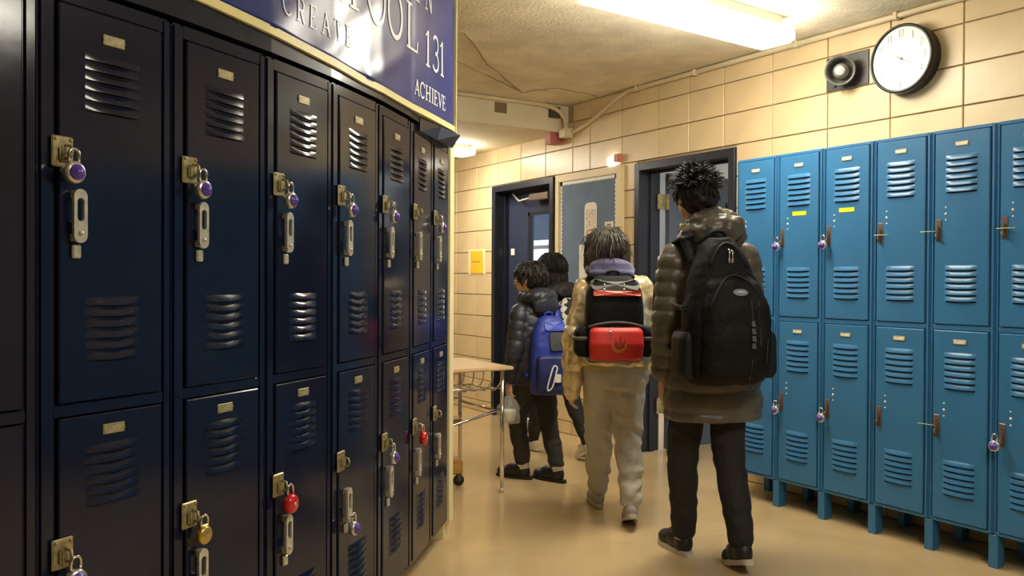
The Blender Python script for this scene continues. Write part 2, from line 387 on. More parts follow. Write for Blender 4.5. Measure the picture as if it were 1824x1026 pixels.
lamp('far fluorescent ceiling light under the low ceiling beyond the beam', 3.22, 6.84, 2.485, radians(4)).scale = (1, 1, .62)
lamp('fluorescent ceiling light behind the viewpoint', 1.9, .3, CZ, radians(4))
rl = thing('added_classroom_light', 'unseen ceiling light added to brighten the classroom', 'ceiling light', (6.6, 5.6, 3.0))  # out of view, added so the room behind the doors reads bright
MB().box((-.6, -.15, -.08), (.6, .15, 0), bev=.004).obj('diffuser', mat('added_classroom_glow', (.9, .9, .9), emit=(.95, .98, 1), estr=14), rl)
# ------------------------------------------------------------------ banner and fascia over the left bank
def zb(s): return 1.986-.034*max(0, min(1, (s-.45)/.8))+.004*max(0, min(1, (s-1.5)/.5))     # the banner's lower edge dips along the bank
mb = MB(); ribbon(mb, -.7, 5.3*LW, 1.927, lambda s: zb(s)-.0005, -.36, .010, 40)
struct(mb.obj('trim_2', M_navy_trim))
mb = MB(); ribbon(mb, 5.3*LW+.002, 2.36, 1.893, 1.952, -.30, lambda s: .012+.072*max(0, min(1, (s-1.88)/.48)), 2, 0, lambda s: .012+.034*max(0, min(1, (s-1.88)/.48)))
# lockers' end: the dark end piece of the fascia sticks out past the pilaster
struct(mb.obj('trim_3', M_navy_trim))
def eo(s): return .05*max(0, min(1, (s-1.75)/.5))      # the far end of the banner and its ledge stands off the curve
def wrinkle(s, z):
    w = .008*noise.noise((s*2.2, z*2.4, 1.3))+.0012*noise.noise((s*7, z*9, 5.1))
    for (a, b, c, d, h, wd) in ((.98, 1.98, 1.45, 2.32, .010, .035), (1.30, 1.98, 1.75, 2.2, .012, .03), (1.28, 1.98, 1.30, 2.25, .010, .05), (.70, 1.98, 1.25, 2.42, .008, .045), (2.0, 2.3, 2.5, 2.62, .006, .05)):
        p = Vector((s-a, z-b)); q = Vector((c-a, d-b)); t = max(0, min(1, p.dot(q)/q.length_squared)); r = (p-q*t).length
        w += .45*h*(1-.75*t)*math.exp(-(r/wd)**2)
    return .014+w+eo(s)
bn = tag(put('banner', None, None, (front(1.2).x, front(1.2).y, 1.955)), 'dark blue vinyl school banner with white lettering and yellow edge above the navy lockers', 'banner')
BO = Vector((front(1.2).x, front(1.2).y, 1.955))
def bpt(s, z, o=0): p = front(s, wrinkle(s, z)+o); return (p.x-BO.x, p.y-BO.y, z-BO.z)
SB = 2.30
ns, nz = 170, 44; mb = MB(); vs = []
for i in range(ns+1):
    for j in range(nz+1):
        vs.append(bpt(-.7+(SB+.7)*i/ns, zb(-.7+(SB+.7)*i/ns)+.022+(2.66-1.978)*j/nz))
mb.add(vs, [(i*(nz+1)+j, (i+1)*(nz+1)+j, (i+1)*(nz+1)+j+1, i*(nz+1)+j+1) for i in range(ns) for j in range(nz)], 0, True)
sheet = mb.obj('banner_sheet', M_banner, bn)
so = sheet.modifiers.new('thick', 'SOLIDIFY'); so.thickness = .002
mb = MB(); ribbon(mb, -.7, SB, zb, lambda s: zb(s)+.025, 0, lambda s: .021+eo(s), 60, 0, lambda s: .021+eo(s))
mb.v = [(x-BO.x, y-BO.y, z-BO.z) for x, y, z in mb.v]; mb.obj('yellow_border', M_yellow, bn)
mb = MB(); ribbon(mb, SB-.001, SB+.010, 1.953, 2.66, .004, .026+eo(SB), 2)
mb.v = [(x-BO.x, y-BO.y, z-BO.z) for x, y, z in mb.v]; mb.obj('side_border', M_yellow, bn)
def text_banner(txt, s, z, h, pitch=None, wx=1.0):
    for i, ch in enumerate(txt):
        if ch != ' ':
            mb = MB(); glyph(mb, ch, lambda x, y, s=s: bpt(s+x*h*wx, z+y*h, .0022)); mb.obj('letter', M_letter, bn)
        s += pitch if pitch else ADV.get(ch, .5)*h*wx
for ch_, s_ in zip('SCHOOL', (.62, .84, 1.06, 1.29, 1.475, 1.675)): text_banner(ch_, s_, 2.192, .185, None, 1.05)
text_banner('131', 1.875, 2.170, .150, .091, .95)
text_banner('CREATE', .762, 2.052, .070, .0735, .88)
text_banner('EN', 1.75, 2.405, .13, .135, .85)
GL.update({k: [(pts, max(th*1.35, .085)) for pts, th in v] for k, v in GL.items() if k in 'ACHIEVE'})
text_banner('ACHIEVE', 1.775, 2.026, .062, None, 1.10)

# ------------------------------------------------------------------ lockers
def louver_mesh(name, w, h, d, p, m, sl=1.12):
    mb = MB(); nx, nt = 10, 4; vs = []
    for j in range(nt+1):
        t = j/nt
        for i in range(nx+1):
            u = -1+2*i/nx; o = d*(1-abs(u)**p)*sin(t*pi/2)**.9
            vs.append((u*w/2, -o-.0002, -t*h+(.12*h*abs(u)**2 if j == nt else 0)))
    mb.add(vs, [(j*(nx+1)+i, j*(nx+1)+i+1, (j+1)*(nx+1)+i+1, (j+1)*(nx+1)+i) for j in range(nt) for i in range(nx)], 0, True)
    mb.add([(-w*.47, -.0006, -h*.35), (w*.47, -.0006, -h*.35), (w*.47, -.0006, -h*sl), (-w*.47, -.0006, -h*sl)], [(0, 1, 2, 3)], 1)  # dark quad: shade of the louver opening painted on the uncut door face
    return mb.mesh(name, [m, M_slot_shade])
def door_mesh(x0, x1, z0, z1, m):
    mb = MB(); mb.box((x0, -.0045, z0), (x1, .012, z1), bev=.0028); return mb.mesh('door', m)
def carcass(w, dep, z0, z1, xl, xr, rails, m, legs):
    mb = MB(); g = .0012
    mb.box((g, .014, z0), (.016, dep, z1)); mb.box((w-.016, .014, z0), (w-g, dep, z1)); mb.box((g, dep-.01, z0), (w-g, dep, z1))
    mb.box((g, .014, z1-.012), (w-g, dep, z1)); mb.box((g, .014, z0), (w-g, dep, z0+.012)); mb.box((g, .02, rails[1][0]), (w-g, dep, rails[1][0]+.012))
    mb.box((g, 0, z0), (xl, .020, z1), bev=.007); mb.box((xr, 0, z0), (w-g, .020, z1), bev=.007)
    for a, b in rails: mb.box((xl-.006, .0015, a), (xr+.006, .016, b), bev=.002)
    if m is M_navy: mb.v = [(w/2+(x-w/2)*(1-y*2*.0338/w), y, z) if y > 0 else (x, y, z) for x, y, z in mb.v]   # the arc closes up towards the back
    return mb.mesh('body', m)
# left bank templates (heights are world heights: roots stand on the floor)
Lbody = carcass(LW, .355, .088, 1.918, .043, .324, [(1.882, 1.918), (.962, .990), (.088, .104)], M_navy, False)
Ldoor = [door_mesh(.0465, .3205, .9925, 1.8795, M_navy), door_mesh(.0465, .3205, .1065, .9595, M_navy)]
Llouv = louver_mesh('louver', .146, .019, .0085, 1.7, M_navy)
def plate_mesh(w, h, cm):
    mb = MB(); mb.box((-w/2, -.003, -h/2), (w/2, 0, h/2), 0, .001)
    mb.box((-w/2+.004, -.0036, -h/2+.004), (w/2-.004, -.003, h/2-.004), 1)
    for s in (-1, 1): mb.lathe([(.0025, 0), (.002, .0015)], (s*(w/2-.002), -.003, 0), (0, -1, 0), 8, 0)
    return mb.mesh('name_plate', [M_brass, cm])
Lplate = plate_mesh(.058, .024, M_cardd); Bplate = plate_mesh(.062, .022, M_card)
mb = MB(); mb.box((-.026, -.006, -.034), (.026, 0, .034), bev=.003); mb.box((-.012, -.016, -.022), (.016, -.006, .012), bev=.004)
for sx in (-.018, .018): mb.lathe([(.004, 0), (.003, .003)], (sx, -.006, .026), (0, -1, 0), 10)
mb.tube([(.002, -.012, .014), (.002, -.030, .010), (.002, -.034, -.004), (.002, -.028, -.014), (.002, -.012, -.016)], .0035, 8)
Lhasp = mb.mesh('hasp', M_brass)
mb = MB()
def stadium(hw, hh, n=8):
    return [(hw*cos(pi*i/n), hh-hw+hw*sin(pi*i/n)) for i in range(n+1)]+[(-hw*cos(pi*i/n), -(hh-hw)-hw*sin(pi*i/n)) for i in range(n+1)]
def ring_plate(mb, hw, hh, iw, ih, oz, y0, y1, mi=0):
    A, B = stadium(hw, hh), stadium(iw, ih); N = len(A)
    vs = [(x, y0, z) for x, z in A]+[(x, y0, z+oz) for x, z in B]+[(x, y1, z) for x, z in A]+[(x, y1, z+oz) for x, z in B]; fs = []
    for i in range(N):
        j = (i+1) % N
        fs += [(i, j, N+j, N+i), (2*N+i, 3*N+i, 3*N+j, 2*N+j), (i, 2*N+i, 2*N+j, j), (N+i, N+j, 3*N+j, 3*N+i)]
    mb.add(vs, fs, mi)
ring_plate(mb, .0165, .060, .0085, .026, .014, -.022, -.014)
mb.lathe([(.006, 0), (.005, .004)], (0, -.022, -.038), (0, -1, 0), 12)
mb.box((-.012, -.014, .040), (.012, 0, .056), bev=.002); mb.box((-.013, -.014, -.056), (.013, 0, -.040), bev=.002)
mb.box((-.011, -.010, -.094), (.011, 0, -.064), bev=.003)
Lhandle = mb.mesh('pull_handle', M_nickel)
Bbody = carcass(.305, .325, .148, 1.98, .019, .280, [(1.964, 1.98), (1.048, 1.073), (.148, .163)], M_blue, True)
Bdoor = [door_mesh(.0215, .2775, 1.0755, 1.9615, M_blue), door_mesh(.0215, .2775, .1655, 1.0455, M_blue)]
Blouv = louver_mesh('louver', .152, .022, .0095, 7, M_blue, 1.22)
mb = MB(); mb.box((-.021, 0, 0), (.021, .05, .1475), bev=.002); mb.box((-.014, .05, .0), (.014, .07, .1475))
Bleg = mb.mesh('leg', M_blue)
mb = MB(); mb.box((-.013, -.004, -.05), (.013, 0, .05), bev=.0015); mb.box((-.008, -.016, -.044), (.008, -.004, .02), bev=.004)
mb.tube([(0, -.012, -.016), (0, -.024, -.022), (0, -.024, -.036), (0, -.012, -.042)], .003, 6)
Blatch = mb.mesh('latch', M_bronze)
mb = MB(); [mb.lathe([(r, 0), (r*.8, .002), (.0004, .003)], (0, -.0001, z), (0, -1, 0), 10) for r, z in ((.0045, .030), (.0065, 0), (.0045, -.029))]
Briv = mb.mesh('rivets', M_white)
mb = MB(); mb.tube([(-.04, -.02, 0), (.04, -.02, 0)], .0022, 6); Bpin = mb.mesh('latch_pin', mat('pin_tie', (.50, .62, .22), .5))
mb = MB(); mb.box((-.046, -.0012, -.011), (.046, 0, .011)); Btape = mb.mesh('tape_label', M_tape)

def locker(name, label, group, loc, rz, body, doors, louv, plate, offs, lx, lou_top, kind):
    t = thing('locker', label, 'locker', loc, rz, group)
    put('body', body, t)
    for i in (0, 1):
        dz = -offs*i
        d = put('door', doors[i], t)
        lo = lou_top[i]
        for zt, zb in lo:
            for k in range(6): put('louver', louv, d, (lx, -.0045, zt+(zb-zt)*k/5.9))
        if kind == 'L':
            put('name_plate', plate, d, (.183, -.0045, 1.822+dz)); put('hasp', Lhasp, d, (.052, -.0045, 1.550+dz*.985)); put('pull_handle', Lhandle, d, (.084, -.0045, 1.410+dz))
        else:
            put('name_plate', plate, d, (.150, -.0045, 1.907+dz)); put('latch', Blatch, d, (.042, -.0045, 1.512+dz)); put('rivets', Briv, d, (.076, -.0045, 1.588+dz))
    return t
lou_L = [[(1.785, 1.650), (1.228, 1.080)], [(.890, .748), (.360, .215)]]
lou_B = [[(1.858, 1.682), (1.348, 1.178)], [(.945, .773), (.445, .283)]]
GL_L, GL_B = 'navy lockers of the curved bank', 'blue lockers along the block wall'
lab_L = {-1: 'dark navy two-door locker cut off by the left edge of the picture',
 0: 'dark navy locker, nearest whole one of the curved bank, purple dial locks on both doors',
 1: 'dark navy locker with a brass padlock on its lower door and a purple lock above',
 2: 'dark navy locker with a red padlock below and a purple dial lock above',
 3: 'dark navy locker whose lower purple lock hangs from its pull handle',
 4: 'dark navy locker with purple dial locks, between the handle-hung lock and the red far lock',
 5: 'navy locker with only a red padlock, low on its door, second from the far end',
 6: 'last navy locker at the far end of the curved bank beside the cream pilaster'}
LFR = {}
for k in range(-1, 7):
    p = PTS[k]; d = arc_dir(k); rz = atan2(d.y, d.x)
    LFR[k] = (Matrix.Translation((p.x, p.y, 0)) @ Matrix.Rotation(rz, 4, 'Z'), rz)
    locker('locker', lab_L[k], GL_L, (p.x, p.y, 0), rz, Lbody, Ldoor, Llouv, Lplate, .9, .183, lou_L, 'L')
lab_B = ['blue two-door locker at the far end of the row, partly behind the man',
 'blue locker with a yellow tape strip, second from the doorway',
 'blue locker with a yellow tape strip, third from the doorway',
 'blue locker with a pin through its upper latch only, fourth from the doorway',
 'blue locker with pins through both latches, fifth from the doorway',
 'blue locker at the right edge of the picture, lock on its lower door',
 'blue locker of the row running on beyond the right edge of the picture']
BX, BY0 = 3.86, 3.620
BFR = {}
for k in range(13):
    y = BY0-.305*k
    BFR[k] = (Matrix.Translation((BX, y, 0)) @ Matrix.Rotation(-pi/2, 4, 'Z'), -pi/2)
    t = locker('locker', lab_B[k] if k < 6 else 'plain blue locker without a padlock, %s along the row from the doorway' % ('seventh', 'eighth', 'ninth', 'tenth', 'eleventh', 'twelfth', 'thirteenth')[k-6], GL_B, (BX, y, 0), -pi/2, Bbody, Bdoor, Blouv, Bplate, .912, .150, lou_B, 'B')
    for x in ([0, .305] if k == 12 else [0]):
        xx = x+(.022 if k == 0 else 0)
        put('leg', Bleg, t, (xx, .004, 0)); put('leg', Bleg, t, (xx, .25, 0))
    drs = [c for c in t.children if c.name.startswith('door')]
    up, lowr = drs
    if k in (1, 2): put('tape_label', Btape, up, (.155 if k == 1 else .150, -.0045, 1.642))
    if k == 3: put('latch_pin', Bpin, up, (.058, -.0045, 1.502))
    if k == 4: put('latch_pin', Bpin, up, (.0, -.0045, 1.508)); put('latch_pin', Bpin, lowr, (-.002, -.0045, .600))
    if k == 5: put('latch_pin', Bpin, up, (.055, -.0045, 1.508))

# ------------------------------------------------------------------ padlocks hanging on the hasps
def padlock_meshes(kind):
    b, dl = MB(), MB()
    if kind == 'dial':
        b.lathe([(.0225, 0), (.0245, .003), (.0245, .015), (.0215, .019), (.0001, .019)], (0, 0, 0), (0, -1, 0), 22)
        dl.lathe([(.0175, .019), (.0165, .024), (.0105, .0245), (.0095, .030), (.0001, .031)], (0, 0, 0), (0, -1, 0), 20)
        return b.mesh('lock_body', M_silver), dl.mesh('dial', M_purple)
    if kind == 'red':
        b.lathe([(.020, 0), (.0255, .004), (.0265, .012), (.0245, .020), (.018, .024), (.0001, .025)], (0, 0, 0), (0, -1, 0), 22)
        dl.lathe([(.006, .0245), (.005, .027), (.0001, .027)], (0, 0, 0), (0, -1, 0), 12)
        return b.mesh('lock_body', M_red), dl.mesh('keyhole', M_silver)
    b.lathe([(.018, 0), (.0235, .003), (.0235, .014), (.019, .018), (.0001, .0185)], (0, 0, 0), (0, -1, 0), 20); b.box((-.012, -.014, .012), (.012, -.002, .028), bev=.003)
    dl.box((-.008, -.0195, -.004), (.008, -.018, .002))
    return b.mesh('lock_body', M_goldlock), dl.mesh('keyhole', M_brass)
PLM = {k: padlock_meshes(k) for k in ('dial', 'red', 'brass')}
mb = MB(); mb.tube([(-.012, -.009, .018)]+[(-.012*cos(pi*i/8), -.009, .040+.012*sin(pi*i/8)) for i in range(9)]+[(.012, -.009, .018)], .0036, 8); SHK = mb.mesh('shackle', M_chrome)
def padlock(kind, label, fr, x, z, y=-.030, group='padlocks on the navy lockers', sc=1):
    M, rz = fr; p = M @ Vector((x, y, z))
    t = thing('padlock', label, 'padlock', p, rz, group); t.scale = (sc, sc, sc)
    a, b = PLM[kind]; put(a.name.split('.')[0], a, t); put(b.name.split('.')[0], b, t); put('shackle', SHK, t)
pl = 'purple dial padlock '
padlock('dial', pl+'on the upper door of the nearest whole navy locker', LFR[0], .058, 1.503)
padlock('dial', pl+'low on the nearest whole navy locker, cut by the bottom edge', LFR[0], .062, .607)
padlock('dial', pl+'above the brass padlock, on the second navy locker', LFR[1], .066, 1.500)
padlock('brass', 'round brass padlock on the lower door of the second navy locker', LFR[1], .072, .610)
padlock('dial', pl+'above the nearer red padlock, on the third navy locker', LFR[2], .066, 1.503)
padlock('red', 'nearer and larger looking round red padlock on a lower navy door', LFR[2], .066, .608, sc=1.1)
padlock('dial', pl+'on the upper door of the fourth navy locker', LFR[3], .066, 1.502)
padlock('dial', pl+'hanging low from a pull handle on the fourth navy locker', LFR[3], .088, .432)
padlock('dial', pl+'on the upper door of the fifth navy locker', LFR[4], .060, 1.505)
padlock('dial', pl+'on the lower door of the fifth navy locker', LFR[4], .066, .605)
padlock('red', 'farther small looking round red padlock on a lower navy door', LFR[5], .070, .612, sc=1.1)
padlock('dial', pl+'on the farthest navy locker beside the cream pilaster', LFR[6], .056, 1.506)
gb = 'padlocks on the blue lockers'
sl = 'silver padlock with purple dial '
padlock('dial', sl+'high on the second blue locker from the doorway', BFR[1], .030, 1.462, -.034, gb)
padlock('dial', sl+'high on the third blue locker from the doorway', BFR[2], .034, 1.462, -.034, gb)
padlock('dial', sl+'low on the second blue locker beside the long coat', BFR[1], .032, .553, -.034, gb)
padlock('dial', sl+'low on the third blue locker from the doorway', BFR[2], .032, .551, -.034, gb)
padlock('dial', sl+'low on the blue locker at the right edge', BFR[5], .028, .553, -.034, gb)

# ------------------------------------------------------------------ wall clock, horn, conduits, boards
t = thing('wall_clock', 'round white wall clock with a deep black rim above the blue lockers', 'clock', (WX, 2.740, 2.435))
mb = MB(); mb.lathe([(.168, 0), (.178, .004), (.180, .075), (.176, .082), (.166, .082), (.164, .072)], (0, 0, 0), (-1, 0, 0), 56); mb.obj('rim', M_black, t)
mb = MB(); mb.lathe([(.165, .070), (.165, .0725), (.0001, .0725)], (0, 0, 0), (-1, 0, 0), 48, smooth=False); mb.obj('clock_face', mat('clock_white', (.92, .91, .84), .35), t)
for h in range(1, 13):
    a = radians(90-30*h); s = .030; txt = str(h); wd = .62*len(txt)
    mb = MB()
    for i, ch in enumerate(txt):
        glyph(mb, ch, lambda x, y, i=i: (-.0735, -(.132*cos(a)+(x-.33+(i-(len(txt)-1)/2)*.66)*s*.85), .132*sin(a)+(y-.5)*s*1.15))
    mb.obj('numeral', M_inklight, t)
mb = MB()
for ang, L, wd in ((radians(150), .062, .005), (radians(-30), .098, .0035)):
    d = Vector((0, -cos(ang), sin(ang))); n = Vector((0, -d.z, d.y))
    c = Vector((-.0745, 0, 0)); P = [c-d*.012+n*wd, c-d*.012-n*wd, c+d*L-n*wd*.5, c+d*L+n*wd*.5]
    mb.add([tuple(p) for p in P]+[(p.x-.0008, p.y, p.z) for p in P], [(0, 1, 2, 3), (4, 5, 6, 7), (0, 1, 5, 4), (1, 2, 6, 5), (2, 3, 7, 6), (3, 0, 4, 7)])
mb.lathe([(.007, 0), (.006, .003)], (-.0745, 0, 0), (-1, 0, 0), 12); mb.obj('clock_hands', mat('hand_grey', (.45, .43, .38), .5), t)

t = thing('alarm_horn', 'round grey horn speaker on a dark square wall plate left of the clock', 'speaker', (WX, 3.117, 2.455))
MB().box((-.006, -.138, -.095), (.0, .138, .095), bev=.002).obj('back_plate', M_greyd, t)
mb = MB(); ax = Vector((-.82, -.46, -.12)).normalized(); c0 = Vector((-.004, .030, .0))
mb.lathe([(.050, 0), (.064, .03), (.070, .085), (.0825, .10), (.0835, .108), (.080, .112), (.072, .108), (.066, .085), (.060, .05), (.0001, .05)], c0, ax, 32); mb.obj('horn_housing', mat('horn_grey', (.17, .165, .15), .4, metal=.3), t)
mb = MB(); mb.lathe([(.047, .05), (.042, .075), (.036, .088), (.022, .096), (.0001, .098)], c0, ax, 24); mb.obj('horn_cone', mat('horn_cone', (.27, .255, .22), .4), t)
mb = MB(); mb.lathe([(.030, .093), (.024, .1), (.0001, .102)], c0, ax, 20); mb.obj('horn_center', mat('horn_center', (.75, .68, .58), .35), t)
mb = MB(); mb.lathe([(.008, 0), (.008, .02), (.0001, .021)], (-.05, .04, -.086), (-1, 0, -.3), 10); mb.obj('adjuster', M_grey, t)

t = thing('conduit', 'cream painted conduit following the corner of block wall and ceiling', 'conduit', (WX, 2.0, CZ))
path = [(-.022, -3.0, -.020), (-.022, 0, -.020), (-.022, 1.5, -.020), (-.022, 2.9, -.020), (-.022, 3.02, -.024), (-.022, 3.16, -.06), (-.020, 3.38, -.145), (-.018, 3.58, -.205), (-.018, 3.72, -.228), (-.018, 3.83, -.235)]
def smooth_path(P, n=6):
    P = [Vector(p) for p in P]; out = []
    for i in range(len(P)-1):
        p0, p1, p2, p3 = P[max(i-1, 0)], P[i], P[i+1], P[min(i+2, len(P)-1)]
        for k in range(n):
            u = k/n; out.append(.5*((2*p1)+(p2-p0)*u+(2*p0-5*p1+4*p2-p3)*u*u+(3*p1-p0-3*p2+p3)*u**3))
    return out+[P[-1]]
MB().tube(smooth_path(path), .017, 10).obj('pipe', M_pipe, t)
for y in (.1, .8, 1.45, 2.3, 2.9):
    mb = MB(); mb.box((-.044, y-.012, -.042), (-.001, y+.012, -.0005), bev=.003); mb.obj('clip', M_pipe, t)
t = thing('conduit', 'cream conduit along the ceiling beam, bending down into the junction box', 'conduit', (WX, 5.80, 2.5))
path = [(-1.9, -.022, .180), (-1.1, -.022, .182), (-.40, -.022, .184), (-.24, -.026, .180), (-.13, -.04, .150), (-.075, -.06, .09), (-.062, -.062, .03), (-.062, -.065, .005)]
MB().tube(smooth_path(path), .017, 10).obj('pipe', M_pipe, t)
mb = MB(); mb.box((-.095, -.10, -.07), (-.012, -.015, .005), bev=.004); mb.obj('junction_box', M_pipe, t)
t = thing('alarm_box', 'small faded red box beside the conduit junction under the beam', 'box', (WX, 5.89, 2.40))
MB().box((-.12, -.035, -.005), (-.012, .06, .105), bev=.004).obj('box_body', M_pink, t); MB().box((-.124, -.025, .01), (-.12, .05, .09), bev=.001).obj('cover', M_pink, t)
t = tag(MB().box((-.055, -.006, -.04), (.055, 0, .04), bev=.002).obj('cover_plate', mat('brown_plate', (.20, .14, .07), .6), None, (3.555, 5.799, 2.62)), 'brown rectangular cover plate on the ceiling beam', 'plate')
t = tag(MB().box((-.05, -.03, -.045), (.05, 0, .045), bev=.003).obj('cover_box', mat('olive_box', (.07, .06, .03), .6), None, (4.06, 5.799, 2.635)), 'dark olive box on the beam behind the bent conduit', 'box')
t = thing('strobe_light', 'small white and red strobe fixture above the bulletin board', 'alarm', (WX, 5.14, 2.175))
MB().box((-.04, .0, -.03), (.0, .09, .035), bev=.006).obj('strobe_lens', mat('strobe_glow', (.9, .9, .85), .3, emit=(1, .95, .82), estr=1.2), t); MB().box((-.045, -.06, -.01), (.0, .0, .05), bev=.006).obj('strobe_body', mat('coral_red', (.62, .2, .14), .5), t)

t = thing('bulletin_board', 'tall bulletin board with grey-blue paper and scalloped white border between the doors', 'board', (WX, 5.49, .95))
by0, by1, bz1 = -.432, .435, 1.190
mb = MB()
mb.box((-.030, by0, 0), (.0, by0+.07, bz1), bev=.004); mb.box((-.030, by1-.052, 0), (.0, by1, bz1), bev=.004); mb.box((-.0285, by0+.002, bz1-.06), (-.0005, by1-.002, bz1+.001), bev=.004); mb.box((-.0285, by0+.002, -.001), (-.0005, by1-.002, .05), bev=.004)
mb.obj('board_frame', M_cream, t)
MB().box((-.012, by0+.05, .03), (-.002, by1-.04, bz1-.04)).obj('board_paper', M_board, t)
def scallop(L, n, h):
    pts = []
    for i in range(n):
        for j in range(5): u = (i+j/5)/n; pts.append((u*L, h*(.62+.38*sin(pi*j/5))))
    return pts+[(L, h*.62)]
mb = MB()
def scal(a, b, inward, n):
    a, b, inward = Vector(a), Vector(b), Vector(inward); d = (b-a); L = d.length; d.normalize(); P = scallop(L, n, .034); vs = []
    for u, h in P: p = a+d*u; q = p+inward*h; vs += [tuple(p), tuple(q), (p.x-.002, p.y, p.z), (q.x-.002, q.y, q.z)]
    fs = []
    for i in range(len(P)-1): o = 4*i; fs += [(o, o+1, o+5, o+4), (o+2, o+6, o+7, o+3), (o+1, o+3, o+7, o+5)]
    mb.add(vs, fs)
scal((-.0125, by0+.068, bz1-.058), (-.0125, by1-.05, bz1-.058), (0, 0, -1), 22); scal((-.0125, by1-.05, bz1-.058), (-.0125, by1-.05, .05), (0, -1, 0), 32); scal((-.0125, by0+.068, .05), (-.0125, by0+.068, bz1-.058), (0, 1, 0), 32)
mb.obj('scalloped_border', M_white, t)
def wallsheet(name, label, cat, y0, y1, z0, z1, m, xo=.016, rnd=0):
    mb = MB(); n = 5; P = []
    for (cy, cz, a0) in ((y1-rnd, z1-rnd, 0), (y0+rnd, z1-rnd, 90), (y0+rnd, z0+rnd, 180), (y1-rnd, z0+rnd, 270)):
        for i in range(n if rnd else 1): a = radians(a0+90*i/max(1, n-1)); P.append((cy+rnd*cos(a), cz+rnd*sin(a)))
    c = ((y0+y1)/2, z0); N = len(P)
    vs = [(0, y-c[0], z-c[1]) for y, z in P]+[(-.002, y-c[0], z-c[1]) for y, z in P]
    mb.add(vs, [tuple(range(N)), tuple(range(2*N-1, N-1, -1))]+[(i, (i+1) % N, N+(i+1) % N, N+i) for i in range(N)])
    return tag(mb.obj(name, m, None, (WX-xo, c[0], c[1])), label, cat)
wallsheet('photo_sheet', 'rounded pinkish printed sheet pinned in the middle of the bulletin board', 'paper', 5.375, 5.535, 1.56, 1.885, M_paper, .0145, .045)
wallsheet('photo_print', 'mottled pinkish print mounted on the rounded sheet', 'paper', 5.395, 5.515, 1.585, 1.83, M_photo, .0168, .02)
wallsheet('paper_sheet', 'plain cream paper sheet low on the board, beside the girl\'s dark hair', 'paper', 5.36, 5.60, 1.08, 1.553, M_paper, .017)
wallsheet('name_card', 'small cream label card at the right of the bulletin board', 'card', 5.17, 5.275, 1.672, 1.722, M_card, .0145)
mb = MB(); mb.box((-.0008, -.02, 0), (0, .03, .012)); mb.obj('print_line', M_inklight, None, (WX-.0165, 5.22, 1.692)); tag(bpy.data.objects['print_line'], 'grey printed line on the small label card', 'print')
t = thing('wall_notice', 'orange folded paper notice on a pale yellow backing, on the tiled wall', 'notice', (WX, 7.275, 1.318))
MB().box((-.004, -.165, 0), (-.0005, .165, .245), bev=.001).obj('backing_sheet', M_paleyellow, t)
mb = MB(); mb.box((-.008, -.115, .125), (-.004, .115, .228), bev=.001); mb.box((-.010, -.125, .012), (-.004, .115, .120), bev=.001); mb.obj('orange_paper', M_orange, t)
MB().box((-.009, -.07, .119), (-.004, .09, .126)).obj('slot', M_ink, t)

# ------------------------------------------------------------------ desk and rolling stand past the bank's end
DX, DY = 2.709, 4.39
t = thing('school_desk', 'tan laminate school desk with chrome legs and wire book basket behind the lockers', 'desk', (2.43, 4.55, 0), radians(-2))
mb = MB(); mb.box((-.36, -.21, .735), (.335, .45, .757), bev=.006); mb.obj('desktop', M_desk, t)
for x, y in ((.285, -.155), (.285, .40), (-.29, -.155), (-.29, .40)):
    l = MB().tube([(x, y, .02), (x, y, .735)], .0125, 12).obj('leg', M_chrome, t)
    MB().lathe([(.014, 0), (.017, .004), (.017, .02), (.013, .026)], (x, y, 0), (0, 0, 1), 14).obj('glide', M_nickel, l)
mb = MB(); mb.tube([(.285, -.155, .50), (-.29, -.155, .37)], .009, 10); mb.tube([(.285, .40, .50), (-.29, .40, .50)], .009, 10); mb.tube([(.285, -.155, .48), (.285, .40, .48)], .009, 10); mb.obj('stretcher', M_chrome, t)
mb = MB()
for i in range(9):
    x = -.27+.065*i; mb.tube(smooth_path([(x+.03, -.17, .73), (x+.02, -.175, .68), (x-.01, -.165, .63), (x-.02, -.12, .615), (x-.02, .17, .615)], 4), .0045, 6)
mb.tube([(-.31, -.17, .632), (.26, -.17, .632)], .006, 8); mb.tube([(-.31, .17, .615), (.26, .17, .615)], .005, 8); mb.tube([(-.31, -.02, .612), (.26, -.02, .612)], .005, 8)
mb.obj('wire_basket', M_chrome, t)
t = thing('rolling_stand', 'rolling stand with wooden base on a caster, steel post and wooden shelf', 'cart', (2.555, 4.775, 0), radians(-10))
MB().box((-.32, -.13, .075), (.055, .13, .165), bev=.008).obj('base_board', M_wood, t)
MB().tube([(-.22, 0, .165), (-.22, 0, .70)], .013, 12).obj('post', M_nickel, t)
MB().box((-.30, -.14, .375), (.05, .14, .415), bev=.008).obj('shelf', M_wood, t)
for x, y in ((.035, -.10), (.035, .10), (-.29, -.10), (-.29, .10)):
    c = MB(); c.lathe([(.03, -.011), (.034, -.006), (.034, .006), (.03, .011)], (x, y, .034), (0, 1, 0), 18); cc = c.obj('caster', M_rubber, t)
    f = MB(); f.box((x-.012, y-.018, .03), (x+.012, y-.013, .075)); f.box((x-.012, y+.013, .03), (x+.012, y+.018, .075)); f.obj('fork', M_grey, cc)
